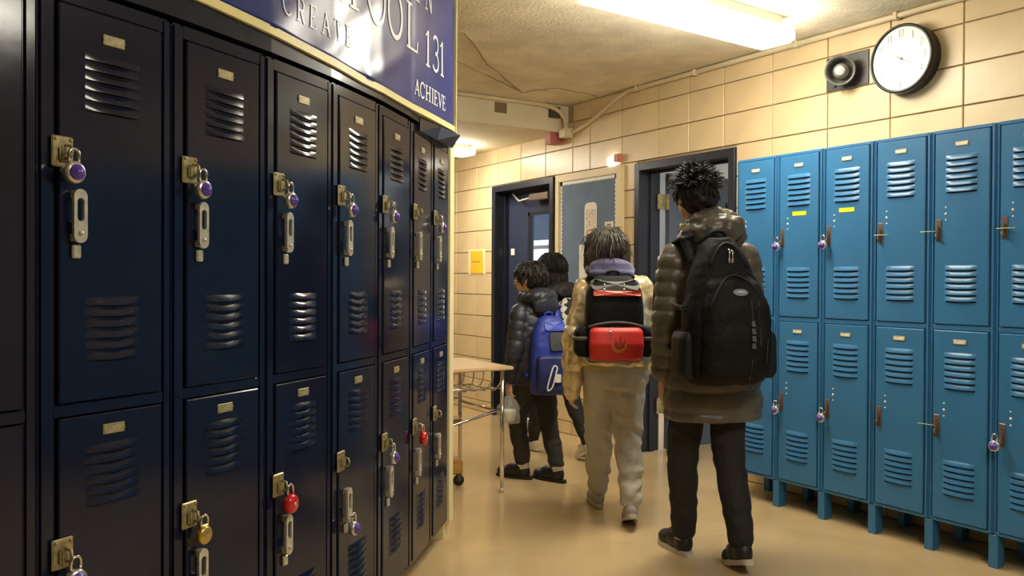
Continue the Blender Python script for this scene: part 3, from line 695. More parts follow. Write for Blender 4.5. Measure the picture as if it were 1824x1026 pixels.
# ------------------------------------------------------------------ people
def basis(d):
    d = Vector(d).normalized(); a = d.cross(Vector((0, 0, 1)))
    if a.length < .05: a = d.cross(Vector((0, 1, 0)))
    a.normalize(); return a, d.cross(a), d
def cap(mb, p0, p1, r0, r1, n=14, flat=None):     # tapered capsule; flat = (axis vector, factor) squashes it across that axis
    p0, p1 = Vector(p0), Vector(p1); a, b, d = basis(p1-p0); vs = []; fs = []; rows = []
    for i in range(5): t = -pi/2+pi/2*i/4; rows.append((p0+d*r0*sin(t), r0*cos(t)))
    for i in range(5): t = pi/2*i/4; rows.append((p1+d*r1*sin(t), r1*cos(t)))
    for c, r in rows:
        for k in range(n):
            v = (a*cos(2*pi*k/n)+b*sin(2*pi*k/n))*max(r, 1e-4)
            if flat: f = Vector(flat[0]).normalized(); v = v-f*v.dot(f)*(1-flat[1])
            vs.append(c+v)
    N = len(rows)
    for i in range(N-1):
        for k in range(n): l = (k+1) % n; fs.append((i*n+k, i*n+l, (i+1)*n+l, (i+1)*n+k))
    fs += [tuple(range(n-1, -1, -1)), tuple((N-1)*n+k for k in range(n))]
    mb.add(vs, fs, 0, True)
def chain_caps(mb, pts, rs, **k):
    for i in range(len(pts)-1): cap(mb, pts[i], pts[i+1], rs[i], rs[i+1], **k)
def ell(mb, c, r, rot=None, n=18, mi=0):
    vs = []; fs = []; m = 10
    R = rot or Matrix.Identity(3)
    for i in range(m+1):
        t = -pi/2+pi*i/m
        for k in range(n): q = Vector((r[0]*cos(t)*cos(2*pi*k/n), r[1]*cos(t)*sin(2*pi*k/n), r[2]*sin(t))); vs.append(Vector(c)+R @ q)
    for i in range(m):
        for k in range(n): l = (k+1) % n; fs.append((i*n+k, i*n+l, (i+1)*n+l, (i+1)*n+k))
    fs += [tuple(range(n-1, -1, -1)), tuple(m*n+k for k in range(n))]
    mb.add(vs, fs, mi, True)
def loft(mb, secs, n=28, p=2.0, mi=0):            # secs: (z, cx, cy, hx, hy)
    vs = []; fs = []
    for z, cx, cy, hx, hy in secs:
        for k in range(n):
            c, s = cos(2*pi*k/n), sin(2*pi*k/n)
            vs.append((cx+hx*math.copysign(abs(c)**(2/p), c), cy+hy*math.copysign(abs(s)**(2/p), s), z))
    for i in range(len(secs)-1):
        for k in range(n): l = (k+1) % n; fs.append((i*n+k, i*n+l, (i+1)*n+l, (i+1)*n+k))
    fs += [tuple(range(n-1, -1, -1)), tuple((len(secs)-1)*n+k for k in range(n))]
    mb.add(vs, fs, mi, True)
def fuse(name, mb, m, parent, voxel=.009, smooth=6, disp=None):
    me0 = mb.mesh('tmp', m); ob = bpy.data.objects.new('tmp', me0); COL.objects.link(ob)
    r = ob.modifiers.new('r', 'REMESH'); r.mode = 'VOXEL'; r.voxel_size = voxel; r.use_smooth_shade = True
    if smooth: s = ob.modifiers.new('s', 'SMOOTH'); s.factor = .5; s.iterations = smooth
    dg = bpy.context.evaluated_depsgraph_get(); me = bpy.data.meshes.new_from_object(ob.evaluated_get(dg)); me.name = name
    bpy.data.objects.remove(ob); bpy.data.meshes.remove(me0)
    if disp:
        nr = [v.normal.copy() for v in me.vertices]
        for v, n in zip(me.vertices, nr): v.co = disp(v.co.copy(), n)
        me.update()
    me.polygons.foreach_set('use_smooth', [True]*len(me.polygons))
    if not me.materials: me.materials.append(m)
    return put(name, me, parent)
def segdist(p, a, b):
    ab = b-a; t = max(0, min(1, (p-a).dot(ab)/ab.length_squared)); return (p-(a+ab*t)).length, t
def nz(p, s, seed=0): return noise.noise((p.x*s+seed, p.y*s, p.z*s))

M_skin = mat('skin', (.60, .37, .245), .5, bump=.05, bscale=60, var=.05)
M_lip = mat('lips', (.40, .17, .13), .5); M_eye = mat('eye_dark', (.02, .015, .012), .2); M_eyew = mat('eye_white', (.75, .73, .7), .3)
M_hairk = mat('black_hair', (.012, .0095, .0075), .55, spec=.3, var=.4, vscale=50)
M_hairb = mat('dark_brown_hair', (.040, .030, .020), .45, var=.4, vscale=40)

def hand(mb, w, d, side, palm, s=1.0, curl=.55):
    """palm and five curled fingers: w wrist, d along the hand, palm = direction the palm faces, side = towards the thumb"""
    w, d, palm, side = Vector(w), Vector(d).normalized(), Vector(palm).normalized(), Vector(side).normalized()
    cap(mb, w, w+d*.05*s, .024*s, .036*s, flat=(palm, .55)); cap(mb, w+d*.05*s, w+d*.085*s, .036*s, .037*s, flat=(palm, .5))
    for i, (o, L) in enumerate(((.030, .066), (.010, .074), (-.011, .069), (-.030, .054))):
        p = w+d*.088*s+side*o*s; L *= s
        a1 = d*cos(curl*.5)+palm*sin(curl*.5); a2 = d*cos(curl*1.5)+palm*sin(curl*1.5); a3 = d*cos(curl*2.4)+palm*sin(curl*2.4)
        q1 = p+a1*L*.48; q2 = q1+a2*L*.32; q3 = q2+a3*L*.22
        chain_caps(mb, [p-d*.02*s, q1, q2, q3], [.0092*s, .0088*s, .0080*s, .0068*s], n=8)
    t0 = w+d*.028*s+side*.024*s; t1 = t0+(d*.6+side*.7+palm*.35).normalized()*.042*s; t2 = t1+(d*.85+side*.25+palm*.4).normalized()*.034*s
    chain_caps(mb, [t0, t1, t2], [.013*s, .011*s, .009*s], n=8)

def head(mb, c, yaw, s=1.0):
    R = Matrix.Rotation(yaw, 3, 'Z'); c = Vector(c); f = lambda x, y, z: c+R @ Vector((x*s, y*s, z*s))
    ell(mb, f(0, -.008, .022), (.074*s, .094*s, .094*s), R); ell(mb, f(0, .020, -.040), (.058*s, .066*s, .068*s), R)
    ell(mb, f(0, .058, -.086), (.026*s, .022*s, .020*s), R)
    cap(mb, f(0, .086, .012), f(0, .103, -.022), .009*s, .014*s, 8); ell(mb, f(0, .082, -.055), (.024*s, .012*s, .011*s), R)
    for sx in (-1, 1):
        ell(mb, f(sx*.076, -.006, -.008), (.009*s, .020*s, .032*s), R @ Matrix.Rotation(sx*.35, 3, 'Z')); ell(mb, f(sx*.036, .070, -.020), (.022*s, .02*s, .018*s), R)
    return f, R
def face_parts(root, f, R, s):
    for sx in (-1, 1):
        mb = MB(); ell(mb, f(sx*.031, .079, .006), (.0135*s, .008*s, .0085*s), R); ell(mb, f(sx*.031, .0855, .006), (.006*s, .003*s, .006*s), R, mi=1)
        mb.obj('eye', [M_eyew, M_eye], root)
        mb = MB(); mb.tube([f(sx*.016, .0865, .030), f(sx*.034, .0835, .036), f(sx*.052, .070, .030)], [.003*s, .0045*s, .002*s], 6); mb.obj('eyebrow', M_hairk, root)
    mb = MB(); ell(mb, f(0, .090, -.053), (.022*s, .006*s, .004*s), R); ell(mb, f(0, .090, -.061), (.019*s, .006*s, .0045*s), R); mb.obj('mouth', M_lip, root)
def strands(mb, c, R, rad, n, fn, w=.006, seed=1):
    """tapered locks: fn(direction) gives (length, list of step directions) or None"""
    rng = random.Random(seed); c = Vector(c)
    for i in range(n):
        z = rng.uniform(-1, 1); a = rng.uniform(0, 2*pi); q = sqrt(1-z*z); d = Vector((q*cos(a), q*sin(a), z))
        r = fn(d, rng)
        if r is None: continue
        L, steps = r; p = c+R @ Vector((d.x*rad[0], d.y*rad[1], d.z*rad[2])); pts = [p]
        for st in steps: p = p+(R @ st.normalized())*L/len(steps); pts.append(p)
        k = len(pts); wd = w*rng.uniform(.6, 1.3)
        mb.tube(pts, [wd*(.7 if j == 0 else 1-.93*(j/(k-1))**1.6) for j in range(k)], 4, caps=False)

def shoe(root, ankle, yaw, pitch, m_up, m_sole, s=1.0, toe=None):
    """ankle joint above the heel; yaw turns the toe, pitch > 0 lifts the heel about the ball of the foot"""
    t = MB()
    ell(t, (0, .0, .052), (.040, .050, .056)); ell(t, (0, .06, .050), (.041, .080, .054)); ell(t, (0, .130, .038), (.046, .068, .038)); cap(t, (0, .0, .06), (0, .0, .092), .040, .038)
    A = Vector(ankle); ball = Vector((0, .135, 0)); Rz = Matrix.Rotation(yaw, 3, 'Z'); Rx = Matrix.Rotation(-pitch, 3, 'X')
    def place(v): 
        v = Vector(v)*s; b = ball*s
        q = Rx @ (v-b)+b if v.y < b.y else Rx.lerp(Matrix.Identity(3), .75) @ (v-b)+b if pitch else v
        return q
    a0 = place((0, -.002, .09)); off = A-Rz @ a0
    t.v = [tuple(Rz @ place((x, y, max(z, .012)))+off) for x, y, z in t.v]
    o = fuse('shoe', t, m_up, root, .007, 3)
    b = MB(); n = 24; ring = []
    for k in range(n):
        a = 2*pi*k/n; y = .065+.135*sin(a); hw = (.034+.013*max(0, min(1, (y-.02)/.1)))*abs(cos(a))**.6; ring.append((math.copysign(hw, cos(a)), y))
    vs = [(x, y, z) for z in (.0, .010, .022) for x, y in ring]
    vs = [tuple(Rz @ place(v)+off) for v in vs]
    fs = [tuple(range(n-1, -1, -1)), tuple(2*n+k for k in range(n))]+[(r*n+k, r*n+(k+1) % n, (r+1)*n+(k+1) % n, (r+1)*n+k) for r in (0, 1) for k in range(n)]
    b.add(vs, fs); b.obj('sole', m_sole, o)
    return o

def make_person(label, loc, heading, P):
    rz = -heading; root_mb = MB(); s = P['s']
    V = lambda k: Vector(P[k])
    f, R = head(root_mb, P['head'], P.get('head_yaw', 0), P.get('hs', 1.0))
    sh = [V('shL'), V('shR')]; el = [V('elL'), V('elR')]; wr = [V('wrL'), V('wrR')]; hp = [V('hpL'), V('hpR')]; kn = [V('knL'), V('knR')]; an = [V('anL'), V('anR')]
    neck = (sh[0]+sh[1])/2+Vector((0, 0, .03)); pel = (hp[0]+hp[1])/2
    cap(root_mb, neck, V('head')+Vector((0, -.012, -.05)), .052*s, .048*s)
    chest = neck.lerp(pel, .3)
    loft(root_mb, [(pel.z-.06*s, pel.x, pel.y, .11*s, .085*s), (pel.z+.06*s, pel.x, pel.y, .125*s, .085*s), (pel.lerp(neck, .4).z, pel.lerp(neck, .4).x, pel.lerp(neck, .4).y, .115*s, .075*s), (chest.z, chest.x, chest.y, .135*s, .09*s), (neck.z-.04*s, neck.x, neck.y, .12*s, .065*s), (neck.z+.015, neck.x, neck.y, .06*s, .05*s)])
    for i in (0, 1):
        chain_caps(root_mb, [sh[i], el[i], wr[i]], [.045*s, .035*s, .024*s]); chain_caps(root_mb, [hp[i], kn[i], an[i]], [.07*s, .048*s, .032*s])
        sx = -1 if i == 0 else 1; hd = P.get('hand'+'LR'[i], (0, .15, -1))
        hand(root_mb, wr[i], hd, P.get('thumb'+'LR'[i], (0, 1, .1)), (-sx, 0, 0), s, P.get('curl', .55))
        yw = P.get('foot_yaw', (0, 0))[i]; fd = Matrix.Rotation(yw, 3, 'Z') @ Vector((0, 1, 0))
        cap(root_mb, an[i]+Vector((0, 0, -.035)), an[i]+fd*.12*s+Vector((0, 0, -.058*s)), .022*s, .016*s)
    root = fuse('person', root_mb, M_skin, None, .0062, 3)
    root.location = loc; root.rotation_euler = (0, 0, rz); tag(root, label, 'person', None)
    face_parts(root, f, R, P.get('hs', 1.0))
    return root, f, R

def puffer(root, P, secs, arms_r, m, name='jacket', pitch=.07, amp=.010, apitch=.06, aamp=.008, wr_amp=.004, extra=None, vox=.008, zsplit=None, ends=(1, 1)):
    mb = MB(); loft(mb, secs, 30, 2.3)
    A = []
    for i, c in enumerate('LR'):
        p = [Vector(P['sh'+c]), Vector(P['el'+c]), Vector(P['el'+c]).lerp(Vector(P['wr'+c]), ends[i])]; A.append(p); chain_caps(mb, p, arms_r)
        cap(mb, p[0], Vector((secs[-3][1], secs[-3][2], p[0].z+.02)), arms_r[0], arms_r[0]*.8)
    if extra: extra(mb)
    rm = sum(arms_r)/3; L0 = [(p[1]-p[0]).length for p in A]
    def disp(v, n):
        best = None
        for p, l in zip(A, L0):
            d1, t1 = segdist(v, p[0], p[1]); d2, t2 = segdist(v, p[1], p[2])
            dd, q = (d1, t1*l) if d1 < d2 else (d2, l+t2*(p[2]-p[1]).length)
            if dd < rm*1.25 and (best is None or dd < best[0]): best = (dd, q)
        if best: u = best[1]/apitch; a = aamp
        else: u = (v.z+.010*nz(v, 7))/pitch; a = amp
        b = abs(sin(pi*u))**.45-.72
        return v+n*(a*b+wr_amp*nz(v, 10, 3)+wr_amp*.5*nz(v, 26, 9))
    return fuse(name, mb, m, root, vox, 4, disp)

def trousers(root, P, waist, m, rl, vox=.008, wr_amp=.006, cuff=.02, hipr=None):
    mb = MB(); hp = [Vector(P['hpL']), Vector(P['hpR'])]; c = (hp[0]+hp[1])/2; hx, hy = hipr
    loft(mb, [(c.z-.10, c.x, c.y, hx*.80, hy*.9), (c.z-.02, c.x, c.y, hx, hy), (c.z+.06, c.x, c.y, hx*.99, hy), (waist, c.x, c.y, hx*.90, hy*.9)])
    seg = []
    for i, k in enumerate('LR'):
        p = [hp[i], Vector(P['kn'+k]), Vector(P['kn'+k]).lerp(Vector(P['an'+k]), 1-cuff/.4)]; seg.append(p); chain_caps(mb, p, rl)
    def disp(v, n):
        low = max(0, min(1, (c.z-v.z)/.5)); fold = sin(v.z*60+nz(v, 9)*5+v.x*14)
        return v+n*(wr_amp*nz(v, 11, 2)+wr_amp*.55*fold*low+wr_amp*.4*nz(v, 30))
    return fuse('trousers', mb, m, root, vox, 5, disp)
def sock(root, P, k, m, r):
    a = Vector(P['an'+k]); kk = Vector(P['kn'+k]); d = (kk-a).normalized(); mb = MB(); mb.tube([a-d*.02, a+d*.05, a+d*.09], [r, r*.98, r*1.05], 14); return mb.obj('sock', m, root)
def W(loc, heading, p):          # person-local point to world
    return Matrix.Translation(loc) @ Matrix.Rotation(-heading, 4, 'Z') @ Vector(p)

# ---- the man in the long quilted coat
ML, MH = (2.86, 2.84, 0), radians(20)
P = dict(s=1.0, hs=1.0, head=(-.062, .035, 1.648), head_yaw=radians(6), shL=(-.165, 0, 1.375), shR=(.165, 0, 1.375), elL=(-.212, -.02, 1.085), elR=(.215, .02, 1.08), wrL=(-.208, .045, .835), wrR=(.225, .12, .86),
         hpL=(-.085, 0, .88), hpR=(.09, 0, .88), knL=(-.082, .10, .49), knR=(.082, -.03, .49), anL=(-.075, .10, .095), anR=(.08, -.17, .125), handL=(.10, .12, -1), thumbL=(.2, 1, .1))
M_coat = mat('brown_grey_nylon', (.105, .090, .069), .36, bump=.2, bscale=30, var=.12, vscale=8)
M_mtrou = mat('black_cotton', (.014, .013, .012), .8, bump=.1, bscale=120)
M_shoeb = mat('black_shoe', (.015, .014, .014), .5); M_solew = mat('pale_sole', (.62, .56, .46), .6); M_sockg = mat('grey_sock', (.55, .50, .44), .8)
man, f, R = make_person('tall man with spiky black hair in a long quilted brown-grey coat', ML, MH, P)
puffer(man, P, [(.650, .015, -.01, .215, .155), (.665, .015, -.01, .228, .165), (.80, .01, -.01, .222, .160), (.95, 0, -.01, .208, .15), (1.12, 0, 0, .203, .147), (1.28, 0, 0, .20, .14), (1.38, 0, 0, .175, .115), (1.44, -.01, 0, .12, .09), (1.47, -.01, 0, .07, .07)], [.082, .072, .058], M_coat, pitch=.098, amp=.013, apitch=.062, aamp=.010, wr_amp=.005, ends=(.86, .9))
mb = MB()
ell(mb, (-.005, -.075, 1.495), (.140, .085, .075)); ell(mb, (-.10, -.02, 1.475), (.06, .10, .058)); ell(mb, (.095, -.02, 1.475), (.06, .10, .058))
ell(mb, (0, -.04, 1.555), (.105, .085, .045)); ell(mb, (-.01, .07, 1.455), (.10, .05, .055)); ell(mb, (-.075, -.05, 1.535), (.06, .07, .04)); ell(mb, (.07, -.06, 1.53), (.06, .07, .045))
def hd(v, n): return v+n*(.009*nz(v, 18, 4)+.007*nz(v, 40, 1)+.006*(abs(sin(v.z*58+v.x*6))**.5-.7))
fuse('hood', mb, M_coat, man, .008, 3, hd)
trousers(man, P, .92, M_mtrou, [.098, .074, .058], hipr=(.165, .12), wr_amp=.0042)
mb = MB(); ell(mb, f(0, -.014, .045), (.086, .104, .083), R); ell(mb, f(0, -.045, .0), (.084, .078, .085), R); ell(mb, f(0, .03, .085), (.07, .075, .045), R)
hair = fuse('hair', mb, M_hairk, man, .008, 2, lambda v, n: v+n*(.010*nz(v, 28)+.007*nz(v, 60)))
mb = MB()
def flow(d):      # down along the scalp
    o = Vector((d.x, d.y, 0)); l = o.length
    if l < 1e-3: return Vector((1, 0, -.2))
    o /= l; return Vector((o.x*d.z, o.y*d.z, -l))
def spiky(d, rng):
    if d.z < -.4 or (d.y > .55 and d.z < .35): return None
    r = lambda a: rng.uniform(-a, a)
    if d.z < .05: return rng.uniform(.03, .055), [flow(d)+d*.4+Vector((r(.4), r(.4), 0)), flow(d)+Vector((r(.4), r(.4), 0))]
    h = Vector((noise.noise(d*3.1), noise.noise(d*3.1+Vector((9, 0, 0))), 0))*1.6; sw = h+Vector((r(.35), r(.35), r(.2)))
    return rng.uniform(.03, .066), [d*.8+sw*.4+Vector((0, 0, .2)), d*.6+sw*.7, d*.4+sw+flow(d)*.3]
strands(mb, f(0, -.012, .035), R, (.086, .103, .090), 1500, spiky, .0045, 5)
mb.obj('hair_locks', M_hairk, man)
for k, yw, pt in (('L', .1, 0), ('R', -.1, .32)):
    shoe(man, P['an'+k], yw, pt, M_shoeb, M_solew, 1.05); sock(man, P, k, M_sockg, .042)

def strap_pair(root, xs, ytop, z0, zs, yf, zl, m, w=.032):
    for sx in (-1, 1):
        x = xs*sx; pts = smooth_path([(x*.8, ytop, z0), (x*.95, ytop+.05, zs-.005), (x, yf*.15, zs+.012), (x*1.08, yf*.85, zs-.06), (x*1.2, yf, z0-.16), (x*1.35, yf*.72, zl+.06), (x*1.5, -.03, zl), (x*1.3, ytop, zl-.02)], 5)
        vs = []; N = len(pts)
        for i, p in enumerate(pts):
            t = (pts[min(i+1, N-1)]-pts[max(i-1, 0)]).normalized(); side = Vector((1, 0, 0))-t*t.x; side.normalize(); up = t.cross(side)
            ww = w if i < N*.62 else w*.6
            for a, b in ((-1, -.5), (1, -.5), (1, .5), (-1, .5)): vs.append(p+side*ww*a+up*.012*b)
        fs = [(3, 2, 1, 0), tuple(4*(N-1)+k for k in range(4))]+[(4*i+k, 4*i+(k+1) % 4, 4*i+4+(k+1) % 4, 4*i+4+k) for i in range(N-1) for k in range(4)]
        mb = MB(); mb.add(vs, fs, 0, True); mb.obj('shoulder_strap', m, root)
def back_pt(secs, z, x, p):      # y of the pack's rear face at height z and offset x
    for a, b in zip(secs, secs[1:]):
        if a[0] <= z <= b[0]:
            t = (z-a[0])/(b[0]-a[0]); cx, cy, hx, hy = [a[i]+(b[i]-a[i])*t for i in (1, 2, 3, 4)]
            u = min(.99, abs((x-cx)/hx)); return cy-hy*(1-u**p)**(1/p)
    return secs[-1][2]
def decal(root, name, m, pts, secs, p, off=.002, thick=.002):   # flat patch following the rear face; pts = outline (x, z)
    mb = MB(); N = len(pts); vs = [(x, back_pt(secs, z, x, p)-off, z) for x, z in pts]; cx, cz = sum(q[0] for q in pts)/N, sum(q[1] for q in pts)/N
    vs.append((cx, back_pt(secs, cz, cx, p)-off, cz)); vs += [(x, y+thick+.004, z) for x, y, z in vs[:N]]
    mb.add(vs, [(i, (i+1) % N, N) for i in range(N)]+[(i, N+1+i, N+1+(i+1) % N, (i+1) % N) for i in range(N)]); return mb.obj(name, m, root)
def fuse_at(name, mb, m, parent, **k): return fuse(name, mb, m, parent, **k)
def pull(root, x, y, z, L=.035, m=None):
    mb = MB(); mb.tube([(x, y, z), (x+.002, y-.008, z-.006), (x+.001, y-.010, z-L)], .0032, 6); mb.box((x-.005, y-.013, z-L-.014), (x+.006, y-.008, z-L+.004), bev=.0015); mb.obj('zipper_pull', m or M_silver, root)

# his backpack
M_pack = mat('black_pack_cloth', (.0045, .0042, .0044), .7, spec=.25, bump=.15, bscale=90); M_pack2 = mat('black_pack_trim', (.009, .0088, .009), .55, spec=.3, bump=.1, bscale=60)
o = W(ML, MH, (-.055, -.135, .83)); bp = thing('backpack', 'large black backpack on the back of the man in the long coat', 'backpack', o, -MH)
sec = [(.0, .01, -.09, .14, .07), (.02, .01, -.10, .165, .095), (.10, .01, -.115, .185, .115), (.22, .01, -.12, .19, .12), (.33, .005, -.115, .178, .112), (.43, 0, -.105, .15, .10), (.52, -.005, -.09, .115, .085), (.59, -.005, -.08, .08, .07), (.625, -.005, -.075, .045, .05)]
mb = MB(); loft(mb, sec, 32, 2.8); fuse('main_body', mb, M_pack, bp, .009, 3, lambda v, n: v+n*(.006*nz(v, 12, 6)+.003*nz(v, 35)))
sec2 = [(.02, .01, -.19, .13, .05), (.06, .01, -.205, .15, .065), (.20, .01, -.215, .155, .07), (.34, .01, -.20, .145, .065), (.43, .005, -.175, .12, .055), (.47, 0, -.15, .08, .04)]
mb = MB(); loft(mb, sec2, 30, 2.9); fuse('front_pocket', mb, M_pack, bp, .008, 3, lambda v, n: v+n*(.005*nz(v, 14, 2)+.003*nz(v, 40)))
mb = MB(); mb.tube([(x*.128+.005, back_pt(sec2, min(.462, .465-.13*x*x), .005+.128*x*.97, 2.9)-.001, .465-.14*x*x) for x in [i/8-1 for i in range(17)]], .006, 8); mb.obj('zipper_piping', M_pack2, bp)
mb = MB(); mb.tube([(x*.085-.004, back_pt(sec, min(.62, .60-.09*x*x), x*.08, 2.8)-.004, .60-.10*x*x) for x in [i/8-1 for i in range(17)]], .0055, 8); mb.obj('top_piping', M_pack2, bp)
decal(bp, 'oval_badge', mat('badge_grey', (.20, .22, .27), .4), [(.012+.033*cos(2*pi*i/20), .395+.014*sin(2*pi*i/20)) for i in range(20)], sec2, 2.9, .006)
decal(bp, 'badge_mark', mat('badge_light', (.42, .45, .5), .4), [(.012+.020*cos(2*pi*i/14), .396+.0045*sin(2*pi*i/14)) for i in range(14)], sec2, 2.9, .0085)
for x, z0, z1 in ((.052, .28, .36), (.085, .18, .36), (.118, .10, .2), (.05, .03, .12)): decal(bp, 'reflective_line', mat('line_grey', (.07, .07, .068), .5), [(x-.0016, z0), (x+.0016, z0), (x+.0016, z1), (x-.0016, z1)], sec2, 2.9, .006)
for j in range(4):
    decal(bp, 'letter_mark', mat('mark_grey', (.085, .095, .105), .5), [(.045, .165+.03*j), (.063, .165+.03*j), (.063, .176+.03*j), (.056, .183+.03*j), (.063, .188+.03*j), (.045, .188+.03*j)], sec2, 2.9, .006)
pull(bp, -.008, back_pt(sec, .55, -.008, 2.8)-.008, .575, .045); pull(bp, .006, back_pt(sec, .55, 0, 2.8)-.008, .57, .04)
pull(bp, -.140, -.175, .32, .04); pull(bp, -.108, -.212, .31, .045)
for sx in (-1, 1):
    mb = MB(); mb.tube([(sx*.14+.01, -.19, .30), (sx*.195+.01, -.11, .325), (sx*.195+.0, -.03, .345)], .008, 6); mb.obj('side_strap', M_pack2, bp); mb = MB(); mb.box((sx*.19-.005, -.14, .315), (sx*.19+.012, -.10, .34), bev=.003); mb.obj('buckle', M_pack2, bp)
    s3 = [(.03, sx*.18+.01, -.10, .028, .07), (.06, sx*.19+.01, -.10, .035, .08), (.20, sx*.19+.01, -.10, .03, .08), (.23, sx*.187+.01, -.10, .02, .07)]
    mb = MB(); loft(mb, s3, 18, 2.6); fuse('side_pocket', mb, M_pack2, bp, .008, 2)
mb = MB(); mb.tube(smooth_path([(-.035, -.05, .60), (-.03, -.055, .65), (.03, -.055, .65), (.035, -.05, .60)], 5), .009, 8); mb.obj('grab_handle', M_pack2, bp)
strap_pair(bp, .105, -.02, .52, .615, .285, .13, M_pack2)

# ---- the girl in the gold jacket
GLc, GH = (2.95, 3.63, 0), radians(30)
P = dict(s=.88, hs=.98, head=(-.045, .03, 1.440), head_yaw=radians(4), shL=(-.150, 0, 1.225), shR=(.150, 0, 1.225), elL=(-.222, -.03, .95), elR=(.208, .02, .965), wrL=(-.228, .01, .70), wrR=(.20, .13, .80),
         hpL=(-.080, 0, .80), hpR=(.080, 0, .80), knL=(-.062, .13, .455), knR=(.070, -.03, .45), anL=(-.055, .20, .09), anR=(.055, -.22, .13), handL=(0, .2, -1))
M_gold = mat('gold_satin', (.70, .56, .33), .26, metal=.5, bump=.25, bscale=18, var=.30, vscale=11, distort=1.5)
M_lilac = mat('lilac_fleece', (.085, .078, .165), .85, bump=.2, bscale=80, sheen=.3); M_sweat = mat('pale_grey_sweat', (.50, .455, .37), .8, bump=.12, bscale=60, var=.05)
M_sneak = mat('grey_beige_sneaker', (.40, .34, .29), .6, var=.1); M_solem = mat('beige_sole', (.50, .42, .33), .6); M_sockw = mat('white_sock', (.75, .71, .66), .8)
girl, f, R = make_person('girl with dark bobbed hair in a shiny gold jacket and pale grey sweatpants', GLc, GH, P)
mb0 = None
M_rib = mat('gold_ribbing', (.50, .37, .20), .7)
puffer(girl, P, [(.815, 0, 0, .175, .125), (.83, 0, 0, .185, .135), (.90, 0, 0, .20, .145), (1.02, 0, 0, .20, .14), (1.15, 0, 0, .195, .13), (1.23, -.005, 0, .165, .105), (1.275, -.01, 0, .11, .085), (1.30, -.01, 0, .065, .06)], [.075, .066, .052], M_gold, pitch=.16, amp=.006, apitch=.11, aamp=.008, wr_amp=.013, ends=(1.12, 1.0))
mb = MB(); loft(mb, [(.795, 0, 0, .172, .122), (.80, 0, 0, .178, .128), (.825, 0, 0, .178, .128), (.832, 0, 0, .17, .12)], 36); mb.obj('waistband', M_rib, girl)
mb = MB()
ell(mb, (-.035, -.075, 1.345), (.118, .062, .046)); ell(mb, (-.115, -.01, 1.325), (.048, .085, .045)); ell(mb, (.055, -.01, 1.325), (.048, .085, .045)); ell(mb, (-.03, -.085, 1.305), (.125, .06, .035)); ell(mb, (-.02, .055, 1.30), (.08, .035, .04))
fuse('hood', mb, M_lilac, girl, .008, 3, lambda v, n: v+n*(.007*nz(v, 20)+.005*(abs(sin(v.z*70))**.5-.7)))
trousers(girl, P, .85, M_sweat, [.102, .080, .058], hipr=(.172, .13), wr_amp=.009, cuff=.03)
for k in 'LR':
    a, kk = Vector(P['an'+k]), Vector(P['kn'+k]); d = (kk-a).normalized(); mb = MB(); mb.tube([a+d*.035, a+d*.05, a+d*.085, a+d*.10], [.044, .051, .052, .045], 18); mb.obj('cuff', M_sweat, girl); sock(girl, P, k, M_sockw, .040)
mb = MB(); ell(mb, f(0, -.016, .030), (.096, .110, .092), R); ell(mb, f(0, -.050, -.040), (.110, .075, .085), R); ell(mb, f(-.078, -.015, -.065), (.046, .065, .090), R); ell(mb, f(.078, -.015, -.06), (.044, .065, .085), R); ell(mb, f(-.075, -.06, -.05), (.045, .05, .085), R); ell(mb, f(.075, -.06, -.05), (.045, .05, .08), R)
fuse('hair', mb, M_hairb, girl, .008, 3, lambda v, n: v+n*(.006*sin(atan2(v.x+.045, v.y-.03)*26+nz(v, 8)*3)*.6+.004*nz(v, 30)))
mb = MB()
def bob(d, rng):
    if (d.y > .35 and d.z < .55) or d.z < -.35: return None
    r = lambda a: rng.uniform(-a, a); o = Vector((d.x, d.y, 0)); t = flow(d); L = (.03+.10*max(0, d.z+.35))*rng.uniform(.8, 1.15)
    return L, [t+d*.12+Vector((r(.2), r(.2), 0)), t*.6+Vector((r(.15), r(.15), -.5)), o*.15+Vector((r(.2), r(.2), -1)), o*-.25+Vector((r(.3), r(.3), -1))]
strands(mb, f(0, -.02, .01), R, (.098, .113, .100), 1500, bob, .0038, 9)
def fly(d, rng):
    if d.y > .4 or d.z < -.2: return None
    r = lambda a: rng.uniform(-a, a); o = Vector((d.x, d.y, 0)); return rng.uniform(.06, .14), [flow(d)+d*.45+Vector((r(.4), r(.4), 0)), flow(d)+d*.3+Vector((r(.4), r(.4), 0)), o*.4+Vector((r(.4), r(.4), -1)), Vector((r(.5), r(.5), -1))]
strands(mb, f(0, -.02, .01), R, (.098, .113, .100), 260, fly, .0026, 12)
mb.obj('hair_locks', M_hairb, girl)
for k, yw, pt in (('L', .05, 0), ('R', -.08, .38)): shoe(girl, P['an'+k], yw, pt, M_sneak, M_solem, .93)
# her backpack
M_red2 = mat('red_pack_cloth', (.62, .025, .018), .5, bump=.08, bscale=70); M_coral = mat('coral_band', (.78, .12, .075), .45); M_greyp = mat('grey_pack_cloth', (.085, .08, .075), .6, bump=.1, bscale=80); M_trimg = mat('olive_trim', (.20, .185, .13), .5)
o = W(GLc, GH, (-.035, -.115, .85)); bp = thing('backpack', 'red and black backpack on the girl in the gold jacket', 'backpack', o, -GH)
sec = [(.0, 0, -.075, .13, .06), (.02, 0, -.08, .145, .075), (.12, 0, -.085, .152, .08), (.28, 0, -.08, .150, .075), (.37, 0, -.072, .142, .07), (.42, 0, -.065, .115, .06), (.445, 0, -.06, .08, .045)]
mb = MB(); loft(mb, sec, 32, 3.4); fuse('main_body', mb, M_pack, bp, .008, 3)
sec2 = [(.015, 0, -.15, .122, .03), (.03, 0, -.158, .135, .045), (.10, 0, -.162, .140, .05), (.165, 0, -.155, .135, .042), (.185, 0, -.148, .12, .03)]
